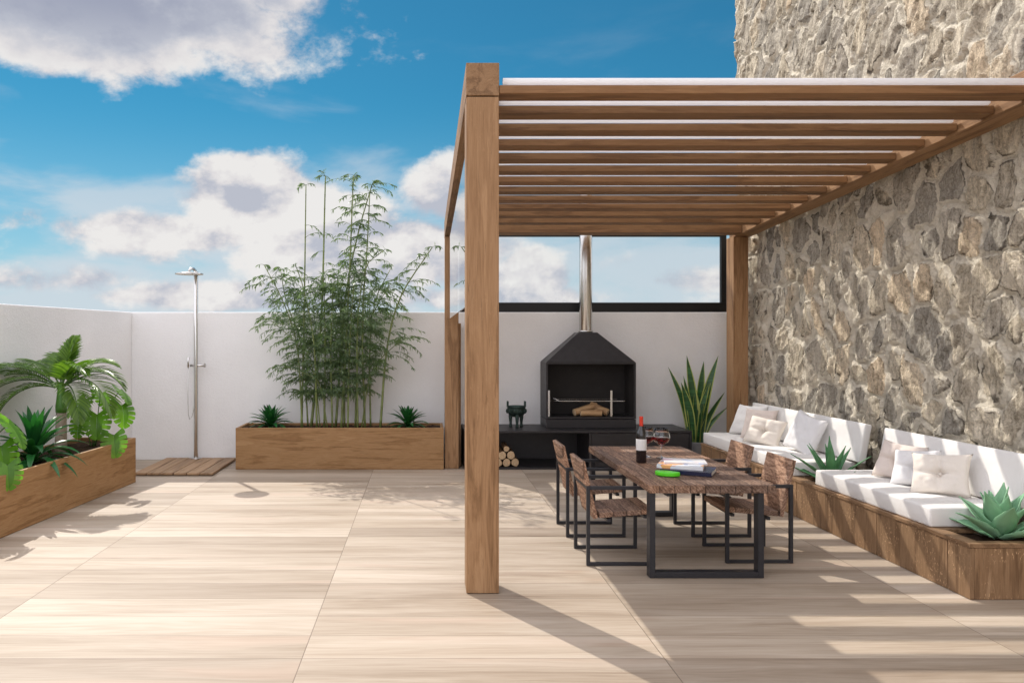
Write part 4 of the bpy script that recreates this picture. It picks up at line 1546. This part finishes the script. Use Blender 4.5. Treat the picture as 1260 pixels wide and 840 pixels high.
# compass heading (deg from +X), start elevation, length, droop
FR = [(182, 38, 1.05, 1.25), (200, 48, .95, 1.3), (5, 50, .80, 1.6), (-22, 40, .92, 1.9), (-48, 30, .78, 1.9), (72, 74, .62, .55), (120, 62, .62, .9), (150, 55, .85, 1.4), (-140, 24, .80, 1.5), (35, 58, .72, 1.3), (-150, 34, .95, 1.4), (50, 80, .58, .4), (-40, 62, .7, 1.6)]
for k, (hd_, e0, ln, dp) in enumerate(FR):
    th, e = R(hd_), R(e0)
    dr = Vector((math.cos(th) * math.cos(e), math.sin(th) * math.cos(e), math.sin(e)))
    p = Vector((.005, 0, .72)) + dr * .03
    seg = 22
    path = [p.copy()]
    dirs = [dr.copy()]
    for i in range(seg):
        dr = (dr + Vector((0, 0, -dp / seg * (1.0 + .8 * i / seg)))).normalized()
        p = p + dr * ln / seg
        path.append(p.copy())
        dirs.append(dr.copy())
    m = MB()
    m.tube(path, [.011 * (1 - .85 * i / seg) for i in range(seg + 1)], 6)
    fo = m.build('frond', M_stem, palm, smooth=True)
    m = MB()
    for i in range(3, seg + 1):
        for sub in (0, .5):
            if i == seg and sub:
                continue
            P0 = path[i] if not sub else path[i].lerp(path[min(seg, i + 1)], .5)
            dd = dirs[i]
            s = (i + sub) / seg
            sdv = dd.cross(Vector((0, 0, 1))).normalized()
            nr = sdv.cross(dd)
            ll = (.30 * math.sin(math.pi * min(1, .16 + s * .80)) + .03) * ln / .9
            for sg in (-1, 1):
                ld = (dd * (.55 + .6 * s) + sdv * sg * (1.0 - .3 * s) + nr * (.32 + q.uniform(-.08, .08))).normalized()
                blade(m, P0, ld, ll * q.uniform(.92, 1.06), .021, .75, 5, 'leaf', .2, (ld.cross(nr)))
    m.build('leaflets', M_palm, fo)


# ---- monstera
def monstera_leaf(parent, root, tip_c, size, heading, pitch, roll, q):
    """petiole from root to leaf base at tip_c; split heart shaped blade"""
    root, tip_c = Vector(root), Vector(tip_c)
    mid = (root + tip_c) / 2 + Vector((0, 0, .10))
    st = MB()
    st.tube(catmull([root, mid, tip_c], 5), .0065, 6)
    so_ = st.build('petiole', M_stem, parent, smooth=True)
    M = Matrix.Translation(tip_c) @ Matrix.Rotation(heading, 4, 'Z') @ Matrix.Rotation(pitch, 4, 'Y') @ Matrix.Rotation(roll, 4, 'X')
    m = MB()

    def P(x, y):
        # blade plane: x along the midrib, y across; arches down along both
        z = -.30 * x * abs(x) / size - .26 * y * y / size + .10 * abs(y)
        return M @ Vector((x, y, z))

    n_l = 6

    def L(s, u, sg):
        half = size * .60 * max(0.0, math.sin(math.pi * (.20 + .80 * s))) ** .62 * (1.0 if s < .999 else 0)
        x = size * (s * .86) + size * u * (.30 * s - .34 * (1 - s) ** 2.2) * (1 - .35 * s)
        return P(x, sg * (u * half + .0004))

    u0 = .40
    for sg in (-1, 1):
        rows = [[L(i / 24, u0 * k / 3, sg) for k in range(4)] for i in range(25)]
        m.grid(rows if sg > 0 else [r_[::-1] for r_ in rows])
        for i in range(n_l):
            rows = []
            for k in range(6):
                v = k / 5
                u = u0 + (1 - u0) * v
                g0 = (.02 + .085 * v) if i > 0 else 0.0
                g1 = (.02 + .085 * v) if i < n_l - 1 else 0.0
                rnd = .05 * v ** 4
                a_, b_ = (i + g0 + rnd) / n_l, (i + 1 - g1 - rnd) / n_l
                rows.append([L(a_ + (b_ - a_) * j / 4, u * (1 - .03 * v * abs(j - 2) ** 2 / 4), sg) for j in range(5)])
            m.grid(rows if sg < 0 else [r_[::-1] for r_ in rows])
    m.build('leaf_blade', M_monstera, so_, smooth=True, world=False)
    # rebase into petiole space is identity: petiole sits at the plant's origin


def monstera(loc, label, leaves, seed):
    q = random.Random(seed)
    t = thing('monstera', label, 'monstera', loc, 0, 'monsteras in the side planter')
    for (dx_, dy_, dz_, size, hd_, pt, rl) in leaves:
        monstera_leaf(t, (q.uniform(-.04, .04), q.uniform(-.04, .04), -.02), (dx_, dy_, dz_), size * .84, R(hd_), R(pt), R(rl), q)
    return t


monstera(in_planter(.45, .42), 'bright green monstera with split leaves at the far planter end', [
    (.10, -.14, .40, .34, -75, 58, 6), (.36, -.05, .50, .32, -50, 52, -10), (.30, .05, .68, .28, -30, 28, -25), (.32, -.20, .16, .30, -60, 62, 10),
    (-.12, -.10, .34, .26, -100, 60, 0), (-.25, .05, .46, .28, 200, 40, 10), (.02, .15, .62, .30, 80, 40, 10), (-.05, -.10, .58, .26, -120, 50, -8)], 3)
monstera(in_planter(.50, 2.62), 'bright green monstera cut by the left edge of the picture', [
    (.10, -.05, .42, .36, -70, 55, 8), (.28, .12, .50, .32, -10, 38, -15), (.26, .02, .30, .30, -40, 60, 5), (-.10, -.16, .48, .36, -110, 58, 0),
    (-.24, .05, .55, .32, 190, 40, 10), (.05, .25, .60, .32, 40, 30, -10), (.02, -.22, .26, .32, -85, 68, 0), (.36, -.05, .14, .26, -55, 66, 6)], 5)
